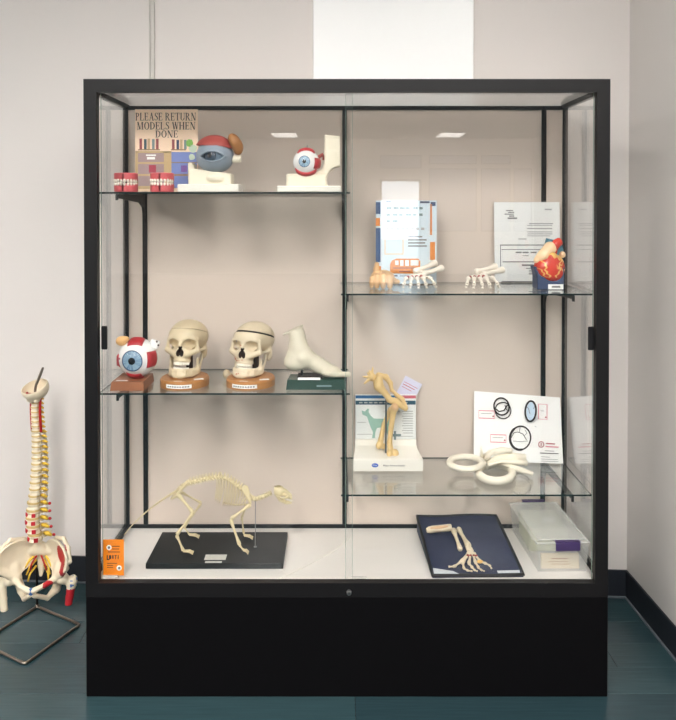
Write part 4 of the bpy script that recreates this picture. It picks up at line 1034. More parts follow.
# card standing behind the backboard
cc = at(407.5, 388.5, .452); cd_ = thing('index_card', 'small lilac card tilted up behind the dog model backboard', 'card', (cc.x, .448, ZR2))
k0 = card('card_sheet', .074, .105, 'card_lilac', cd_, (0, 0, cc.z - ZR2 - .012), (0, math.radians(28), 0)); 
MB().box((-.037, -.0004, -.052), (.037, .0002, -.030)).build('printed_band', 'card_red', k0, smooth=0)
MB().box((-.03, -.0004, .018), (.02, .0002, .021)).box((-.03, -.0004, .028), (.028, .0002, .030)).box((-.03, -.0004, .008), (.012, .0002, .010)).build('printed_text', 'card_red', k0, smooth=0)
MB().box((-.02, .0008, 0), (.02, .004, cc.z - ZR2 - .02)).build('card_prop', 'acrylic', cd_, smooth=0)

# diagram board leaning on the back panel
mat('pink_print', (226, 130, 150), .6); mat('seal_red', (170, 70, 84), .6); mat('board_edge', (170, 186, 210), .5)
bl, br_ = at(474.5, 462.5, .395), at(564.5, 466.5, .365)
bl.z = ZR2; brz = ZR2
tl, tr_ = at(474.2, 391.0, .452), at(560.0, 397.5, .445)
o = Vector(((bl.x + br_.x) / 2, .38, ZR2)); db = thing('diagram_board', 'white board with three black ring diagrams and pink label boxes', 'board', o)
BLp, BRp, TLp, TRp = Vector((bl.x, .412, ZR2 + .0004)), Vector((br_.x, .382, ZR2 + .0004)), at(474.2, 391.0, .460), at(560.0, 397.5, .452)
vs = [BLp, BRp, TRp, TLp]; nrm = (BRp - BLp).cross(TLp - BLp).normalized()
if nrm.y > 0: nrm = -nrm
vs2 = [v - nrm * .006 for v in vs]; vs2 = [Vector((v.x, v.y, max(v.z, ZR2 + .0004))) for v in vs2]
bd_ = mk('board_sheet', [v - o for v in vs] + [v - o for v in vs2], [(0, 1, 2, 3), (7, 6, 5, 4), (0, 4, 5, 1), (1, 5, 6, 2), (2, 6, 7, 3), (3, 7, 4, 0)], ['paper', 'board_edge'], db, [0, 0, 1, 1, 1, 1], 0)
def bq(px, py, e=.0006): return onplane(px, py, BLp, nrm) + nrm * e - o
def bpoly(name, pts, m, closed=True, w=.6):      # painted line of given pixel width on the board
    mbl = MB(); P_ = pts + ([pts[0]] if closed else []); ww = w if hasattr(w, '__len__') else [w] * len(P_)
    N_ = len(P_); L_, R_ = [], []
    for i in range(N_):
        if closed: ax_, ay_ = P_[(i - 1) % (N_ - 1)]; bx_, by_ = P_[(i + 1) % (N_ - 1)]
        else: ax_, ay_ = P_[max(i - 1, 0)]; bx_, by_ = P_[min(i + 1, N_ - 1)]
        l = math.hypot(bx_ - ax_, by_ - ay_) or 1; nx, ny = -(by_ - ay_) / l, (bx_ - ax_) / l; h_ = ww[i % len(ww)] / 2
        L_.append(bq(P_[i][0] + nx * h_, P_[i][1] + ny * h_)); R_.append(bq(P_[i][0] - nx * h_, P_[i][1] - ny * h_))
    mbl.add(L_ + R_, [(i, i + 1, N_ + i + 1, N_ + i) for i in range(N_ - 1)]); return mbl.build(name, m, bd_, smooth=0)
def oval(cx_, cy_, rx, ry, rot=0, n=28):
    r0 = math.radians(rot); return [(cx_ + rx * math.cos(t) * math.cos(r0) - ry * math.sin(t) * math.sin(r0), cy_ + rx * math.cos(t) * math.sin(r0) + ry * math.sin(t) * math.cos(r0)) for t in [2 * PI * i / n for i in range(n)]]
bpoly('drawn_ring', oval(501.5, 406.5, 7.5, 8.6, -15), 'ink', w=1.5); bpoly('drawn_ring', oval(503, 410.5, 7.8, 8.2, -20), 'ink', w=1.1); bpoly('drawn_line', [(496, 409), (499, 411.5), (504, 410.5), (507, 405.5), (510, 406)], 'ink', False, 1.3); bpoly('drawn_line', [(505, 405), (506, 409), (508.5, 411)], 'ink', False, .8)
mat('drawn_blue', (196, 214, 230), .6)
ov = oval(531, 411.2, 4.6, 9.2, 3); m = MB(); m.add([bq(*q, e=.0003) for q in ov], [tuple(range(len(ov)))[::-1]]); m.build('drawn_fill', 'drawn_blue', bd_, smooth=0)
bpoly('drawn_ring', oval(530.6, 411.2, 5.4, 10.2, 3), 'ink', w=1.9); bpoly('drawn_line', [(526.5, 407), (528.5, 408.5), (530, 414)], 'ink_grey', False, .6); bpoly('drawn_line', [(535, 405), (533.5, 409)], 'ink_grey', False, .6)
bpoly('drawn_ring', oval(520.3, 438, 10.3, 11.8, 8), 'ink', w=[1.5] * 6 + [2.4] * 12 + [1.5] * 11); bpoly('drawn_line', [(511, 438), (514, 432.5), (518, 432), (523, 434), (526.5, 440)], 'ink', False, .7); bpoly('drawn_line', [(520, 427), (519.5, 432)], 'ink_grey', False, .6); bpoly('drawn_line', [(513, 441), (520, 441.5), (528, 441)], 'ink_grey', False, .5); bpoly('drawn_line', [(524, 436), (527, 433), (525, 430)], 'ink_grey', False, .6)
for x0, y0, x1, y1 in ((478.8, 410.5, 494.5, 418.5), (490.5, 434.5, 506, 442.5), (538.6, 404, 547, 419.5)):
    bpoly('label_box', [(x0, y0), (x1, y0 + .5), (x1, y1), (x0, y1 - .5)], 'pink_print', w=.8); bpoly('label_dot', [(x1 - 2, y1 - 2.2), (x1 - .6, y1 - 2.2)], 'seal_red', False, 1.4)
    bpoly('label_text', [(x0 + 2, (y0 + y1) / 2 - 1), (x1 - 3, (y0 + y1) / 2 - .8)], 'ink_lite', False, .6)
bpoly('seal', oval(541.2, 444.4, 2.6, 2.8, 0, 18), 'seal_red', w=.8); bpoly('seal', [(541.4, 443), (541, 446)], 'seal_red', False, .9)
for x0, x1, yy, m_, w_ in ((546, 555, 443.4, 'seal_red', 1.0), (545.6, 558.6, 446.5, 'pink_print', 1.0), (545, 554, 450.6, 'ink_lite', .8), (540, 558.5, 453, 'ink_grey', .9), (541, 550, 456.6, 'ink_lite', .6), (541, 558, 459, 'ink_lite', .6), (541, 558.5, 461, 'ink_lite', .6)):
    bpoly('printed_text', [(x0, yy), (x1, yy + .6)], m_, False, w_)
bpoly('label_dot', [(535.2, 426.6), (535.9, 426.6)], 'navy', False, 1.0)

# ring-shaped bone pieces
mat('ring_bone', (238, 230, 212), .5, var=.05, scale=40)
YR = .24; rl = at(490, 470, YR); rg = thing('ring_bone_model', 'ivory model of flat bone rings and curved blades fanned out from a hub', 'bone model', (rl.x, YR, ZR2)); rl = rg.location
def rp(px, py, h=.010):        # point at height h above the shelf
    return onplane(px, py, (0, 0, ZR2 + h), Vector((0, 0, 1))) - rl
def ringpiece(pts, rad, flat, h=.010, tilt=(0, 0)):
    m = MB(); m.tube([rp(a, b, h + (tilt[0] * i)) for i, (a, b) in enumerate(pts)], rad, 10, closed=True, flat=flat, up=(0, 0, 1)); return m
ringpiece(oval(466, 462.8, 16.5, 6.2, 2, 26), .0125, .9, .042).build('bone_ring', 'ring_bone', rg, smooth=180)
ringpiece(oval(495.5, 472.5, 17, 8.6, 4, 26), .0145, 1.05, .0155).build('bone_ring', 'ring_bone', rg, smooth=180)
def blade(pts, rr, flat): m = MB(); m.tube([rp(*q) for q in pts], rr, 10, flat=flat, up=(0, 0, 1)); return m.build('bone_blade', 'ring_bone', rg, smooth=180)
blade([(487, 463, .030), (497, 459, .045), (512, 457, .055), (526, 457.5, .055)], [.008, .014, .016, .011], 1.1)
blade([(500, 463, .03), (512, 467, .028), (524, 471, .022), (533, 474, .014)], [.008, .011, .012, .009], .8)
blade([(483, 457, .045), (490, 453, .068), (502, 450, .082), (512, 451, .078)], [.006, .009, .010, .008], 1.2)
blade([(488, 465, .034), (500, 461, .044), (515, 461.5, .046), (527, 463, .04)], [.008, .010, .013, .013], .8)
blade([(482, 459, .04), (481.6, 452, .07), (481, 446, .092)], [.007, .005, .002], 1)
blade([(484, 461, .035), (489, 456, .06), (494, 451, .08)], [.008, .007, .004], 1)
MB().ell(rp(487, 463, .026), (.020, .018, .025), 12, 8).build('hub', 'ring_bone', rg, smooth=180)
# ------------------------------------------------------------------ floor of the case: cat skeleton
mat('base_black', (9, 9, 11), .5, spec=.25, var=.1); mat('metal_tag', (206, 204, 196), .35, var=.03)
HB = .020; ZC = ZD + HB
cf = [onplane(145.5, 569.3, (0, 0, ZD), Vector((0, 0, 1))), onplane(283, 569.3, (0, 0, ZD), Vector((0, 0, 1)))]
yb_ = onplane(200, 532, (0, 0, ZC), Vector((0, 0, 1))).y
xc_ = (cf[0].x + cf[1].x) / 2; yc_ = (cf[0].y + yb_) / 2
ct = thing('cat_skeleton', 'small four-legged animal skeleton with long tail on a black base board', 'skeleton', (xc_, yc_, ZD + .0005)); cl = Vector((xc_, yc_, ZD + .0005))
MB().box((cf[0].x - xc_, cf[0].y - yc_, 0), (cf[1].x - xc_, yb_ - yc_, HB), bev=.002).build('base_board', 'base_black', ct, smooth=0)
YC = .27
def cp(u, v, Y=YC): return at(165 + u / 5.007, 465 + v / 5.007, Y) - cl
def cfoot(u, v, h=.004): return onplane(165 + u / 5.007, 465 + v / 5.007, (0, 0, ZC + h), Vector((0, 0, 1))) - cl
def interp(P_, n):
    P_ = [Vector(p) for p in P_]; L_ = [0]
    for i in range(1, len(P_)): L_.append(L_[-1] + (P_[i] - P_[i - 1]).length)
    out = []
    for k in range(n):
        t = L_[-1] * k / (n - 1); i = max(j for j in range(len(P_) - 1) if L_[j] <= t + 1e-9); f = (t - L_[i]) / max(L_[i + 1] - L_[i], 1e-9)
        a = P_[max(i - 1, 0)]; b = P_[i]; c = P_[i + 1]; d = P_[min(i + 2, len(P_) - 1)]
        out.append(.5 * ((2 * b) + (c - a) * f + (2 * a - 5 * b + 4 * c - d) * f * f + (3 * b - a - 3 * c + d) * f ** 3))
    return out
back = interp([cp(u, v) for u, v in ((68, 122), (100, 96), (150, 82), (210, 68), (270, 60), (312, 70), (350, 95), (400, 132), (436, 168), (480, 162), (532, 138))], 34)
for i in range(33):
    a, b = back[i], back[i + 1]; d = (b - a); c = (a + b) / 2; L_ = d.length; u = d.normalized(); nrm_ = Vector((-u.z, 0, u.x))
    if nrm_.z < 0: nrm_ = -nrm_
    m = MB(); big = 1.0 if i < 25 else 1.15
    m.tube([c - u * L_ * .46, c - u * L_ * .2, c + u * L_ * .2, c + u * L_ * .46], [.0088 * big, .0068 * big, .0068 * big, .0088 * big], 7)
    sl_ = -.35 if i < 14 else .4
    if 3 < i < 28: m.tube([c + nrm_ * .003, c + nrm_ * (.019 if i < 24 else .012) - u * sl_ * .014], [.0042, .0024], 5)
    if i < 15: m.tube([c, c + Vector((0, -.016, -.006)) + u * .009], [.004, .0022], 5); m.tube([c, c + Vector((0, .014, -.004)) + u * .008], [.003, .0014], 5)
    m.build('vertebra', 'bone_cat', ct, smooth=60)
tl_ = interp([cp(68, 122), cp(30, 146, .26), cp(-20, 178, .24), cp(-95, 236, .20), cp(-168, 305, .16), cp(-205, 350, .14)], 24)
m = MB()
for i in range(23): m.bone(tl_[i], tl_[i + 1], .0058 - .00018 * i, .0057 - .00018 * i, .7, 6)
m.build('tail', 'bone_cat', ct, smooth=60)
rb0 = back[13:25]
for i in range(12):
    for s_ in (-1, 1):
        r0 = rb0[i]; t = i / 11; w_ = .030 * math.sin(PI * (.25 + .6 * (1 - t)))+.006
        v_end = 188 + 10 * math.sin(t * 3); ue = 255 + 140 * t
        e_ = cp(ue if i > 2 else 254 + 10 * i, v_end if i > 2 else 172 + 6 * i); e_.y += s_ * .010
        P_ = [r0, r0 * .72 + e_ * .28 + Vector((.004, s_ * w_, -.002)), r0 * .40 + e_ * .60 + Vector((.002, s_ * w_ * 1.05, -.004)), r0 * .12 + e_ * .88 + Vector((0, s_ * w_ * .6, -.002)), e_]
        MB().tube(interp(P_, 9), .0016, 5).build('rib', 'bone_cat', ct, smooth=180)
MB().tube(interp([cp(290, 188), cp(330, 196), cp(370, 200), cp(408, 196)], 8), .0028, 6).build('sternum', 'bone_cat', ct, smooth=180)
for s_, Y_ in ((-1, YC - .035), (1, YC + .035)):
    def scap(p, Y_=Y_):
        a = A(*cp(428, 190, Y_)) * 1000; b = A(*cp(402, 118, Y_)) * 1000
        d = s_cap(p, a, b, 5, 13); d = np.maximum(d, np.abs(p[:, 1] - a[1]) - 2.2); return np.minimum(d, s_cap(p, a, b, 4, 2.2))
    c0 = cp(415, 150, Y_) * 1000
    sculpt('shoulder_blade', scap, (c0.x - 34, c0.y - 10, c0.z - 48), (c0.x + 34, c0.y + 10, c0.z + 52), 1.8, 'bone_cat', ct)
def pelv(p):
    d = None
    for s_ in (-1, 1):
        o_ = A(0, s_ * 15, 0); P_ = [A(*cp(112, 88)) * 1000 + o_, A(*cp(80, 122)) * 1000 + o_, A(*cp(66, 142)) * 1000 + o_ * 1.2, A(*cp(38, 160)) * 1000 + o_]
        e_ = s_chain(p, P_, [6, 5, 7, 5], 3); d = e_ if d is None else np.minimum(d, e_)
    return smin(d, s_cap(p, A(*cp(60, 152)) * 1000 + A(0, -14, 0), A(*cp(60, 152)) * 1000 + A(0, 14, 0), 4.5), 3)
c0 = cp(75, 125) * 1000
sculpt('pelvis', pelv, (c0.x - 50, c0.y - 34, c0.z - 44), (c0.x + 46, c0.y + 34, c0.z + 44), 2.0, 'bone_cat', ct)
def leg(name, P_, R_, toes):
    m = MB()
    for i in range(len(P_) - 1): m.bone(P_[i], P_[i + 1], R_[i], R_[i] * .9, .58, 8)
    for j in range(4):
        o_ = Vector((0, (j - 1.5) * .0075, 0)); a = P_[-1] + o_ * .5; b = toes + o_; m.bone(a, a.lerp(b, .6) + Vector((0, 0, .004)), .0030, .0028, .7, 6); m.bone(a.lerp(b, .6) + Vector((0, 0, .004)), b, .0026, .0022, .7, 6)
    m.build(name, 'bone_cat', ct, smooth=60)
YN, YFR = YC - .06, YC + .07
leg('foreleg', [cp(430, 196, YN + .03), cp(328, 272, YN), cp(374, 402, YN - .02), cp(392, 425, YN - .025)], [.009, .008, .0052], cfoot(418, 440))
leg('foreleg', [cp(410, 200, YFR - .03), cp(384, 262, YFR), cp(394, 340, YFR), cfoot(398, 352, .012)], [.0065, .0055, .004], cfoot(440, 366))
leg('hind_leg', [cp(66, 148, YN + .03), cp(142, 238, YN), cp(58, 350, YN - .02), cp(92, 430, YN - .03)], [.009, .008, .0072], cfoot(142, 440))
leg('hind_leg', [cp(80, 136, YFR - .03), cp(182, 190, YFR), cp(96, 312, YFR), cfoot(122, 348, .012)], [.0065, .0055, .0048], cfoot(172, 360))
sk0 = cp(588, 147); S_ = (YC + 2.6) / F / 5.007 * 1000
def catsk(p):
    g_ = lambda u, v, y=0: tuple(A((u - 588) * S_, y, -(v - 147) * S_))
    d = s_ell(p, g_(570, 130), (34 * S_, 19, 28 * S_), rotm('Y', 18)); d = smin(d, s_cap(p, g_(600, 138), g_(632, 160), 13, 9), 8)
    for s_ in (-1, 1):
        d = smin(d, s_chain(p, [g_(560, 148, s_ * 14), g_(590, 156, s_ * 22), g_(615, 155, s_ * 14)], [3, 3, 4], 2), 3)
        d = smax(d, -s_ell(p, g_(600, 136, s_ * 17), (9, 11, 8)), 2)
    return smax(d, -s_ell(p, g_(644, 152), (4, 5, 4)), 2)
sculpt('skull', catsk, (-30, -32, -28), (36, 32, 30), 1.5, 'bone_cat', ct, loc=sk0)
def catjaw(p):
    g_ = lambda u, v, y=0: tuple(A((u - 588) * S_, y, -(v - 147) * S_)); d = None
    for s_ in (-1, 1):
        e_ = s_chain(p, [g_(562, 150, s_ * 14), g_(575, 170, s_ * 13), g_(605, 188, s_ * 8), g_(632, 190, s_ * 3)], [3.5, 4, 4, 3.5], 2); d = e_ if d is None else np.minimum(d, e_)
    return d
sculpt('jaw', catjaw, (-28, -26, -34), (34, 26, 6), 1.5, 'bone_cat', ct, loc=sk0)
tm_ = MB()
for k in range(6):
    for s_ in (-1, 1): q = cp(606 + k * 6, 170 + k * 2, YC + s_ * (.010 - .0012 * k)); tm_.ell(q, (.0018, .0016, .0032 if k != 4 else .006), 6, 5)
tm_.build('teeth', 'teeth', ct, smooth=180)
b0 = cfoot(452, 412, 0); MB().tube([(b0.x, b0.y, HB - .001), cp(453, 168)], .0016, 6).tube([(b0.x, b0.y, HB - .0005), (b0.x, b0.y, HB + .003)], .006, 10).build('support_rod', 'steel', ct)
t0 = onplane(204, 560, (0, 0, ZC), Vector((0, 0, 1))) - cl; t1 = onplane(227, 555, (0, 0, ZC), Vector((0, 0, 1))) - cl
MB().box((t0.x, t0.y, HB), (t1.x, t1.y, HB + .0012)).build('name_plate', 'metal_tag', ct, smooth=0)
t2 = onplane(205, 563, (0, 0, ZC), Vector((0, 0, 1))) - cl; MB().box((t2.x, t2.y, HB), (t2.x + .058, t2.y + .010, HB + .0012)).build('name_plate', 'metal_tag', ct, smooth=0)
# slim cord lying on the deck
FL = lambda px, py, h=0: onplane(px, py, (0, 0, ZD + h), Vector((0, 0, 1)))
mat('cord_white', (236, 232, 224), .35)
cpts = interp([FL(276.5, 579.5, .002), FL(295, 571.5, .002), (FL(320, 558.5, .002)), FL(338, 548, .002), FL(350, 537, .002)], 20)
tag(MB().tube(cpts, .002, 6).build('white_cord', 'cord_white', smooth=180), 'thin white cord lying curved on the white case floor', 'cord')
# orange tag stuck inside the glass
mat('orange_tag', (250, 140, 20), .5, var=.03); mat('ink_brown', (140, 70, 20), .6)
o0, o1 = at(103.2, 575.5, .0515), at(123.8, 539.5, .0515)
og = thing('orange_tag', 'bright orange card tag stuck upright inside the case glass', 'tag', ((o0.x + o1.x) / 2, .0515, o0.z)); ol = og.location
W_, Hh = o1.x - o0.x, o1.z - o0.z
MB().box((-W_ / 2, 0, 0), (W_ / 2, .0008, Hh), bev=.0003).build('tag_card', 'orange_tag', og, smooth=0)
for px, py in ((109, 547.5), (119.2, 568)):
    q = at(px, py, .0515) - ol; T_ = TR((q.x, 0, q.z), rx=PI / 2)
    MB().lathe([(.0045, .0004), (.0085, .0006), (.009, 0)], 20, T=T_).build('eyelet', 'paper', og); MB().lathe([(.0001, .0005), (.0048, .0003)], 16, T=T_).build('eyelet_hole', 'ink_grey', og)
def og_r(rects, m):
    out = []
    for x0, y0, x1, y1 in rects: p, q = at(x0, y1, .0515) - ol, at(x1, y0, .0515) - ol; out.append((p.x, p.z, q.x, q.z))
    print_bars('printed_text', out, m, og)
og_r([(112, 545.8, 119.5, 546.8), (112, 548.6, 119, 549.4), (108, 551.5, 119.8, 552.4)], 'ink_brown')
og_r([(106.8, 555.2, 107.8, 559.6), (109, 555.2, 111.2, 559), (112.2, 555.2, 113.6, 558.6), (114.6, 555.2, 116.6, 556), (115.2, 556, 116, 559), (117.8, 555.2, 118.6, 559), (106.8, 559, 109.5, 560)], 'ink')
og_r([(107, 563, 117, 563.7), (107, 565, 113, 565.7), (107, 567, 113, 567.7)], 'ink_brown')

# ------------------------------------------------------------------ blue pouch with hand skeleton
mat('pouch_blue', (34, 41, 68), .55, var=.14, scale=10, bump=.8, bscale=16, spec=.3); mat('piping_black', (14, 14, 18), .5); mat('clear_vinyl', (222, 226, 232), .15, alpha=.75)
c4 = [FL(432.5, 575.6, .0085), FL(523.5, 574.8, .0085), at(496, 515.3, .435), at(417, 516, .435)]
po = Vector(((c4[0].x + c4[2].x) / 2, .26, ZD)); pf = thing('blue_pouch', 'navy blue fabric pouch with black edging lying on the case floor', 'pouch', po)
n = 14; vs = []; fs = []
P00, P10, P11, P01 = [c - po for c in c4]
def ptop(u, v): 
    q = P00 * (1 - u) * (1 - v) + P10 * u * (1 - v) + P11 * u * v + P01 * (1 - u) * v
    return q + Vector((0, 0, .006 * math.sin(PI * v) * math.sin(PI * u) + .002 * math.sin(7 * u + 3 * v)))
for lay in (0, 1):
    for i in range(n + 1):
        for j in range(n + 1):
            q = ptop(i / n, j / n); vs.append(q if lay else Vector((q.x, q.y, 0.0006)))
K = (n + 1) ** 2; g = lambda l, i, j: l * K + i * (n + 1) + j
for i in range(n):
    for j in range(n): fs += [(g(1, i, j), g(1, i + 1, j), g(1, i + 1, j + 1), g(1, i, j + 1)), (g(0, i, j), g(0, i, j + 1), g(0, i + 1, j + 1), g(0, i + 1, j))]
    fs += [(g(0, i, 0), g(0, i + 1, 0), g(1, i + 1, 0), g(1, i, 0)), (g(0, i, n), g(1, i, n), g(1, i + 1, n), g(0, i + 1, n)), (g(0, 0, i), g(1, 0, i), g(1, 0, i + 1), g(0, 0, i + 1)), (g(0, n, i), g(0, n, i + 1), g(1, n, i + 1), g(1, n, i))]
mk('pouch_body', vs, fs, 'pouch_blue', pf, smooth=50)
edge = [ptop(t / 12, 0) for t in range(12)] + [ptop(1, t / 12) for t in range(12)] + [ptop(1 - t / 12, 1) for t in range(12)] + [ptop(0, 1 - t / 12) for t in range(12)]
MB().tube(edge, .0055, 8, closed=True, up=(0, 0, 1)).build('edging', 'piping_black', pf, smooth=180)
PN = (c4[1] - c4[0]).cross(c4[3] - c4[0]).normalized(); PN = PN if PN.z > 0 else -PN
PB = c4[0] * .25 + c4[1] * .25 + c4[2] * .25 + c4[3] * .25
def pq(px, py, h=.012): return onplane(px, py, PB + PN * h, PN)
def vin(pts):
    m = MB(); top = [pq(*q, h=.0105) - po for q in pts]; bot = [pq(*q, h=.0085) - po for q in pts]; k = len(pts)
    m.add(top + bot, [tuple(range(k)), tuple(range(2 * k - 1, k - 1, -1))] + [(i, k + i, k + (i + 1) % k, (i + 1) % k) for i in range(k)]); m.build('clear_pocket', 'clear_vinyl', pf, smooth=0)
vin([(433, 568), (453, 571), (459, 573.8), (434, 573.6)]); vin([(497, 570.6), (519.5, 570), (520, 572.8), (498, 573.2)])
hs = thing('skeleton_hand', 'ivory skeleton hand with two forearm bones lying on the blue pouch', 'hand skeleton', pq(463, 550, .012)); hl_ = hs.location
k9 = 9.013
def hq(u, v, h=.010):
    v = v if v < 440 else 440 + (v - 440) * .62
    return pq(425 + u / k9, 515 + v / k9, h * .55 + .010) - hl_
fing = [[hq(400, 330, .012), hq(325, 420, .02), hq(265, 478, .016), hq(212, 482, .006)],
        [hq(405, 335, .014), hq(340, 430, .022), hq(350, 503, .02), hq(382, 536, .010), hq(428, 548, .004)],
        [hq(415, 335, .014), hq(395, 435, .024), hq(425, 490, .022), hq(446, 530, .012), hq(474, 550, .004)],
        [hq(430, 340, .014), hq(455, 425, .024), hq(482, 494, .020), hq(508, 530, .010), hq(538, 548, .004)],
        [hq(440, 345, .012), hq(500, 420, .020), hq(545, 435, .018), hq(585, 465, .012), hq(600, 508, .006)]]
hand_bones(hs, hq(405, 320, .012), fing, (hq(395, 285, .012), hq(300, 120, .012)), (hq(320, 315, .010), hq(255, 130, .010)), .008, 'bone_pale', True, 1.15)
MB().ell(hq(495, 420, .022), (.012, .006, .006), 10, 6).build('yellow_band', 'heart_fat', hs, smooth=180)
mat('bone_cut', (216, 176, 138), .5, var=.1)
sl = thing('bone_segment', 'short cut bone segment with tan hollow side lying on the blue pouch', 'bone', pq(438.5, 528.6, .012)); s0 = sl.location
def hq2(u, v, h): return (pq(425 + u / k9, 515 + v / k9, h + .014) - s0)
p_ = [hq2(14, 140, .010), hq2(60, 130, .012), (hq2(150, 120, .012)), hq2(235, 112, .012)]
MB().tube(interp(p_, 9), [.008, .012, .013, .0125, .0125, .0125, .013, .0135, .012], 10).build('bone_shell', 'bone_pale', sl, smooth=60)
pc = [v + Vector((0, -.0075, .0075)) for v in p_]
MB().tube(interp(pc, 7)[1:6], [.004, .006, .0065, .006, .004], 8, flat=.8).build('hollow', 'bone_cut', sl, smooth=180)

# ------------------------------------------------------------------ plastic bin
def clearplastic(name, col, a): return mat(name, col, .25, var=.01, alpha=a)
clearplastic('bin_clear', (230, 230, 228), .2); clearplastic('lid_clear', (236, 236, 232), .32); mat('latch_purple', (66, 44, 96), .35); mat('pale_green', (214, 216, 186), .6, var=.06); mat('tan_card', (214, 196, 164), .6, var=.06)
bx0, bx1, by0, by1 = at(534.5, 578, .075).x, at(590, 578, .075).x, .085, .452
bzl = at(560, 541, .08).z - ZD
bn = thing('storage_bin', 'clear plastic storage bin with lid and purple latches', 'bin', ((bx0 + bx1) / 2, (by0 + by1) / 2, ZD), math.radians(2.2)); bl_ = bn.location
hx, hy = (bx1 - bx0) / 2, (by1 - by0) / 2; t = .002; Hb = bzl - .016
def shell(hx0, hy0, hx1, hy1, z0, z1, tt, m, name, lip=0):
    mb = MB(); R = lambda a, b, z: [(-a, -b, z), (a, -b, z), (a, b, z), (-a, b, z)]
    rings = [R(hx0, hy0, z0), R(hx1, hy1, z1), R(hx1 - tt, hy1 - tt, z1), R(hx0 - tt, hy0 - tt, z0 + tt)]
    vs = sum(rings, []); fs = [(3, 2, 1, 0), (12, 13, 14, 15)]
    for k in range(3):
        for i in range(4): fs.append((4 * k + i, 4 * k + (i + 1) % 4, 4 * k + 4 + (i + 1) % 4, 4 * k + 4 + i))
    mb.add(vs, fs); return mb.build(name, m, bn, smooth=0)
shell(hx - .012, hy - .014, hx - .003, hy - .004, .0006, Hb, t, 'bin_clear', 'bin_body')
lid = MB().box((-hx, -hy, Hb + .0005), (hx, hy, Hb + .009), bev=.003).box((-hx + .010, -hy + .014, Hb + .0092), (hx - .010, hy - .014, Hb + .014), bev=.004).build('lid', 'lid_clear', bn, smooth=0)
lw = .044
MB().box((-lw + .016, -hy - .005, Hb - .020), (lw + .014, -hy - .0005, Hb + .009), bev=.002).box((-lw + .016, -hy - .0045, Hb + .0095), (lw + .014, -hy + .014, Hb + .012)).build('latch', 'latch_purple', bn, smooth=0)
MB().box((-lw, hy + .0005, Hb - .016), (lw, hy + .005, Hb + .009), bev=.002).box((-lw, hy - .012, Hb + .0145), (lw, hy + .004, Hb + .018)).build('latch', 'latch_purple', bn, smooth=0)
gi = MB().box((-hx + .026, -.02, .002), (hx - .024, hy - .03, Hb - .012), bev=.004).build('green_box', 'pale_green', None, smooth=0, loc=bl_ + Vector((0, 0, .0015))); tag(gi, 'pale green box packed inside the clear bin under its lid', 'box')
MB().box((-.020, -.0, 0), (.028, .055, .0006)).build('paper_label', 'paper', gi, smooth=0, loc=(.012, .03, Hb - .0118), rot=(0, 0, -.2))
gt = MB().box((-hx + .030, -.005, .002), (hx - .028, .005, .052), bev=.001).build('tan_card', 'tan_card', None, smooth=0, loc=bl_ + Vector((.004, -hy + .035, .0015)), rot=(-.12, 0, 0)); tag(gt, 'tan printed card standing inside the front wall of the clear bin', 'card')
print_bars('printed_text', [(-.03, .034, .03, .037), (-.04, .024, .03, .026), (-.03, .016, .036, .018)], 'gland_brown', gt, loc=(0, -.0052, 0))
# ------------------------------------------------------------------ spine with pelvis on a wire stand
mat('spine_bone', (232, 218, 192), .45, var=.07, scale=40); mat('disc_gold', (206, 178, 116), .5, var=.1); mat('nerve_yellow', (226, 186, 60), .4, var=.1); mat('artery_red', (180, 34, 34), .35); mat('paint_red', (186, 34, 44), .4, var=.08); mat('paint_blue', (70, 110, 170), .4); mat('stand_wire', (150, 140, 128), .3, metal=1.0); mat('stand_dark', (60, 56, 54), .3, metal=1.0)
YSP = .50
sc_ = at(38, 560, YSP); sp = thing('spine_model', 'human spine and pelvis model with yellow nerves on a square wire stand', 'spine model', (sc_.x, YSP, 0)); spl = sp.location
G = [onplane(px, py, (0, 0, .006), Vector((0, 0, 1))) - spl for px, py in ((25, 664), (80, 624.5), (37, 606.5))]; G.append(G[0] + G[2] - G[1])
def rnd_loop(pts, r=.012):
    out = []; n_ = len(pts)
    for i in range(n_):
        p, a, b = pts[i], pts[i - 1], pts[(i + 1) % n_]; da = (a - p).normalized() * r; db_ = (b - p).normalized() * r
        out += [p + da, p + (da + db_) * .3, p + db_]
    return out
MB().tube(rnd_loop([Vector((g_.x, g_.y, .006)) for g_ in G]), .0055, 8, closed=True, up=(0, 0, 1)).build('wire_base', 'stand_wire', sp, smooth=60)
FACE = math.radians(-22); fwd = Vector((math.sin(FACE), -math.cos(FACE), 0)); bk_ = -fwd; lat = Vector((math.cos(FACE), math.sin(FACE), 0))
def sp_at(px, py, dy=0): return at(px, py, YSP + dy) - spl
path = interp([sp_at(36.5, 542), sp_at(32.8, 527), sp_at(33.2, 510), sp_at(35, 490), sp_at(36.5, 465), sp_at(36.5, 445), sp_at(35.5, 425), sp_at(34.8, 410), sp_at(35.2, 398)], 400)
hts = [8.6, 8.4, 8.1, 7.9, 7.6] + [7.0 - .17 * i for i in range(12)] + [4.9 - .05 * i for i in range(7)]
tot = sum(hts); acc = 0
pz = np.array([p.z for p in path])
def on_path(z): 
    i = int(np.argmin(np.abs(pz - z))); return path[i]
z0_, z1_ = path[0].z, path[-1].z
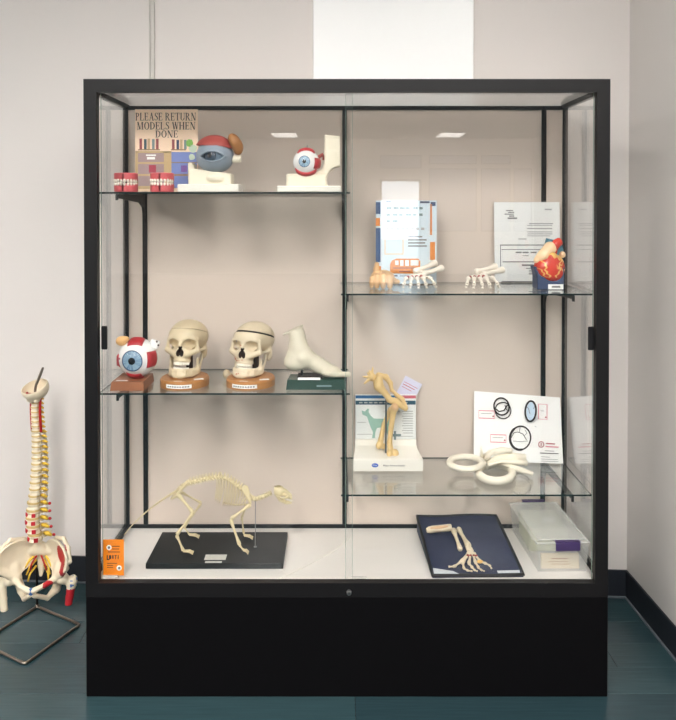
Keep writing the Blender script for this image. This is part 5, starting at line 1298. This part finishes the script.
for i, h_ in enumerate(hts):
    za = z0_ + (z1_ - z0_) * acc / tot; acc += h_; zb = z0_ + (z1_ - z0_) * acc / tot; H_ = zb - za
    lum, cer = i < 5, i >= 17
    R_ = .0305 - .0010 * i if lum else (.0240 - .0004 * (i - 5) if not cer else .0180 - .0003 * (i - 17))
    c0 = on_path((za + zb) / 2); c0 = Vector((c0.x, c0.y, (za + zb) / 2))
    m = MB(); hb_ = H_ * .36
    prof = [(.001, -hb_), (R_ * .95, -hb_), (R_, -hb_ * .75), (R_ * .84, -hb_ * .2), (R_ * .84, hb_ * .2), (R_, hb_ * .75), (R_ * .95, hb_), (.001, hb_)]
    T_ = Matrix.Translation(c0) @ Matrix.Rotation(FACE, 4, 'Z') @ Matrix.Diagonal((1, .82, 1, 1))
    m.lathe(prof, 18, T=T_)
    # arch, spinous and transverse processes
    pb = c0 + bk_ * R_ * .8
    for s_ in (-1, 1):
        m.tube([c0 + bk_ * R_ * .6 + lat * s_ * R_ * .6, pb + bk_ * R_ * .6 + lat * s_ * R_ * .7, pb + bk_ * R_ * 1.2], [H_ * .2, H_ * .22, H_ * .2], 7)
        tl2 = (1.7 if lum else 1.55 if not cer else 1.35) * R_
        m.tube([pb + bk_ * R_ * .5 + lat * s_ * R_ * .6, pb + bk_ * R_ * (.7 if not cer else .1) + lat * s_ * tl2 + Vector((0, 0, H_ * .1))], [H_ * .2, H_ * .15], 6)
    sl_ = Vector((0, 0, -H_ * (.25 if lum else 1.0 if not cer else .4)))
    m.tube([pb + bk_ * R_ * .9, pb + bk_ * R_ * (2.1 if not cer else 2.0) + sl_], [H_ * .26, H_ * .16], 6)
    m.build('vertebra', 'spine_bone', sp, smooth=50)
    MB().lathe([(.001, -H_ * .15), (R_ * .98, -H_ * .13), (R_ * 1.03, 0), (R_ * .98, H_ * .13), (.001, H_ * .15)], 16, T=Matrix.Translation((c0.x, c0.y, zb)) @ Matrix.Rotation(FACE, 4, 'Z') @ Matrix.Diagonal((1, .82, 1, 1))).build('disc', 'disc_gold', sp, smooth=50)
    for s_ in (-1, 1):
        q = c0 + bk_ * R_ * .75 + lat * s_ * R_ * .75 + Vector((0, 0, H_ * .42))
        nn = MB(); nn.tube([q, q + lat * s_ * R_ * .45 + bk_ * R_ * .15, q + lat * s_ * R_ * 1.0 + bk_ * R_ * .3 - Vector((0, 0, H_ * .25))], [H_ * .20, H_ * .28, H_ * .15], 7); nn.build('nerve', 'nerve_yellow', sp, smooth=180)
        if i < 4:
            T2 = Matrix.Translation(c0 + lat * s_ * R_ * .62 * 1 + fwd * R_ * .56) @ Matrix.Rotation(FACE + s_ * .62, 4, 'Z')
            MB().box((-R_ * .26, -.004, -H_ * .26), (R_ * .26, .004, H_ * .22), T=T2, bev=.001).build('muscle_mark', 'paint_red', sp, smooth=0)
        if i < 5:
            q2 = pb + bk_ * R_ * .7 + lat * s_ * R_ * 1.7 + Vector((0, 0, H_ * .1)); MB().ell(q2, (.007, .006, .006), 8, 6).build('process_tip', 'paint_red', sp, smooth=180)
for s_ in (-1, 1):
    P_ = [on_path(z1_ - .135 * (1 - k / 10)) + lat * s_ * .023 + bk_ * .004 for k in range(11)]
    if s_ == -1 or True:
        top = on_path(z1_); P_ += [top + lat * s_ * .032 + Vector((0, 0, .008)), top + lat * s_ * .030 + fwd * .012 + Vector((0, 0, .020)), top + lat * s_ * .008 + fwd * .026 + Vector((0, 0, .012)), top + fwd * .026 + Vector((0, 0, .024))]
    MB().tube(interp(P_, 30), .0052, 7).build('artery', 'artery_red', sp, smooth=180)
# skull base plate
oc = sp_at(35, 389.5)
def occ(p):
    f_ = A(*fwd); q = p.copy()
    d = s_ell(q, (0, 0, 6), (50, 56, 50)); d = smax(d, -s_ell(q, (0, 0, 10), (45, 51, 46)), 1.5)
    d = smax(d, q[:, 2] - 16 - .42 * q[:, 1], 2)
    d = smax(d, -s_ell(q, (0, -2, -44), (15, 18, 22)), 2)
    for s_ in (-1, 1): d = smin(d, s_ell(q, (s_ * 19, -10, -40), (9, 14, 9)), 4)
    return smin(d, s_cap(q, (0, -20, -40), (0, -44, -16), 10, 7), 6)
sculpt('skull_base', occ, (-58, -64, -60), (58, 64, 66), 2.4, 'spine_bone', sp, loc=oc, rot=(0, 0, FACE))
tp_ = on_path(z1_)
MB().tube([tp_ - Vector((0, 0, .02)), tp_ + Vector((0, 0, .03)), sp_at(36, 385), sp_at(40, 375.5), sp_at(43, 367.5)], [.005, .005, .005, .006, .0045], 10).build('core_rod', 'stand_wire', sp, smooth=60)
# pelvis
pc_ = sp_at(36.3, 577); FACE = math.radians(4)
def plate(p, c, ax, r, tk, rz, bowl):
    q = p - A(*c); ax = A(*ax); nx = A(ax[1], -ax[0], 0)
    a, b, z = q @ ax, q @ nx, q[:, 2]
    b = b - bowl * ((a / r) ** 2 + (z / rz) ** 2)
    k = np.sqrt((a / r) ** 2 + (z / rz) ** 2)
    return smax((k - 1) * min(r, rz), np.abs(b) - tk, 3)
def pel(p):
    d = s_chain(p, [(0, 48, 88), (0, 66, 55), (0, 70, 15), (0, 56, -18)], [26, 22, 15, 7], 8)
    d = smin(d, s_cap(p, (-34, 50, 78), (34, 50, 78), 17), 10)
    d = smax(d, -s_ell(p, (0, 40, 40), (14, 14, 30)), 6)
    for s_ in (-1, 1):
        ax = (s_ * .70, -.714, 0)
        w_ = plate(p, (s_ * 84, 10, 76), ax, 82, 5.5, 62, s_ * 16)
        w_ = smin(w_, s_chain(p, [(s_ * 136, -46, 74), (s_ * 124, -22, 116), (s_ * 98, 10, 138), (s_ * 62, 50, 124), (s_ * 44, 62, 100)], [8, 8, 8, 9, 9], 4), 7)
        d = smin(d, w_, 7)
        d = smin(d, s_cap(p, (s_ * 84, 10, 32), (s_ * 78, 6, -6), 20, 24), 12)
        d = smin(d, s_cap(p, (s_ * 124, -44, 50), (s_ * 90, -12, 10), 9, 14), 10)
        d = smin(d, s_chain(p, [(s_ * 72, -10, -4), (s_ * 42, -46, -12), (s_ * 9, -62, -22)], [13, 9, 11], 5), 7)
        d = smin(d, s_chain(p, [(s_ * 76, 22, -18), (s_ * 64, 30, -62), (s_ * 42, -6, -78), (s_ * 10, -54, -44)], [16, 16, 9, 9], 5), 7)
    return d
def pcol(v):
    x, y, z = v.T
    r_ = (x > 40) & ((((x - 102) / 30) ** 2 + ((y + 10) / 46) ** 2 + ((z - 92) / 36) ** 2 < 1) | (((x - 108) / 16) ** 2 + ((y + 28) / 22) ** 2 + ((z - 44) / 34) ** 2 < 1) | (((x - 50) / 24) ** 2 + ((y + 40) / 22) ** 2 + ((z + 10) / 12) ** 2 < 1))
    return r_.astype(int)
sculpt('pelvis', pel, (-152, -86, -100), (152, 96, 156), 3.4, ['spine_bone', 'paint_red'], sp, mfun=pcol, scale=.00106, loc=pc_, rot=(0, 0, FACE))
RZ = Matrix.Rotation(FACE, 3, 'Z'); PL = lambda x, y, z: pc_ + RZ @ Vector((x / 1000, y / 1000, z / 1000)) * 1.06
MB().ell(PL(0, -64, -24), (.011, .008, .015), 12, 8).build('pubic_disc', 'paint_blue', sp, smooth=180)
for s_ in (-1, 1):
    def fm_(p, s_=s_):
        d = s_ell(p, (s_ * 96, -2, -6), 22); d = smin(d, s_cap(p, (s_ * 98, -2, -8), (s_ * 128, 4, -26), 15, 16), 8)
        d = smin(d, s_ell(p, (s_ * 134, 8, -22), (16, 18, 22)), 8); d = smin(d, s_chain(p, [(s_ * 128, 4, -36), (s_ * 122, 0, -80), (s_ * (116), -4, -128)], [17, 14, 13.5], 5), 8)
        return np.maximum(d, -p[:, 2] - (122 if s_ < 0 else 108))
    sculpt('femur', fm_, (min(s_ * 60, s_ * 156), -34, -132), (max(s_ * 60, s_ * 156), 40, 22), 3.0, ['spine_bone', 'paint_red', 'paint_blue'], sp,
           mfun=lambda v, s_=s_: np.where((s_ > 0) & (v[:, 2] < -46), 1, np.where((s_ > 0) & (v[:, 0] > 128) & (np.sin(v[:, 2] * .35) + np.sin(v[:, 1] * .3) > .6), 2, 0)), scale=.00106, loc=pc_, rot=(0, 0, FACE))
for s_ in (-1, 1):
    for k in range(3):
        a = PL(s_ * 14, 50, 66 - 22 * k); b = PL(s_ * 34, 34, 50 - 26 * k); c_ = PL(s_ * (50 - 6 * k), 22, 24 - 26 * k)
        MB().tube([a, b, c_], [.004, .0048, .003], 7).build('nerve', 'nerve_yellow', sp, smooth=180)
    MB().tube([PL(s_ * 6, 36, 70), PL(s_ * 24, 20, 40), PL(s_ * 30, 26, 12)], .0035, 7).build('artery', 'artery_red', sp, smooth=180)
# rod from the stand corner up into the sacrum
e_ = PL(0, 78, 40)
MB().tube(interp([Vector((G[2].x, G[2].y, .006)), Vector((G[2].x, G[2].y, .25)), Vector((G[2].x * .9 + e_.x * .1, G[2].y * .9 + e_.y * .1, .40)), e_], 16), .005, 8).build('stand_rod', 'stand_dark', sp, smooth=60)
MB().ell((G[2].x, G[2].y, .009), (.009, .009, .008), 12, 8).build('stand_joint', 'stand_wire', sp, smooth=180)
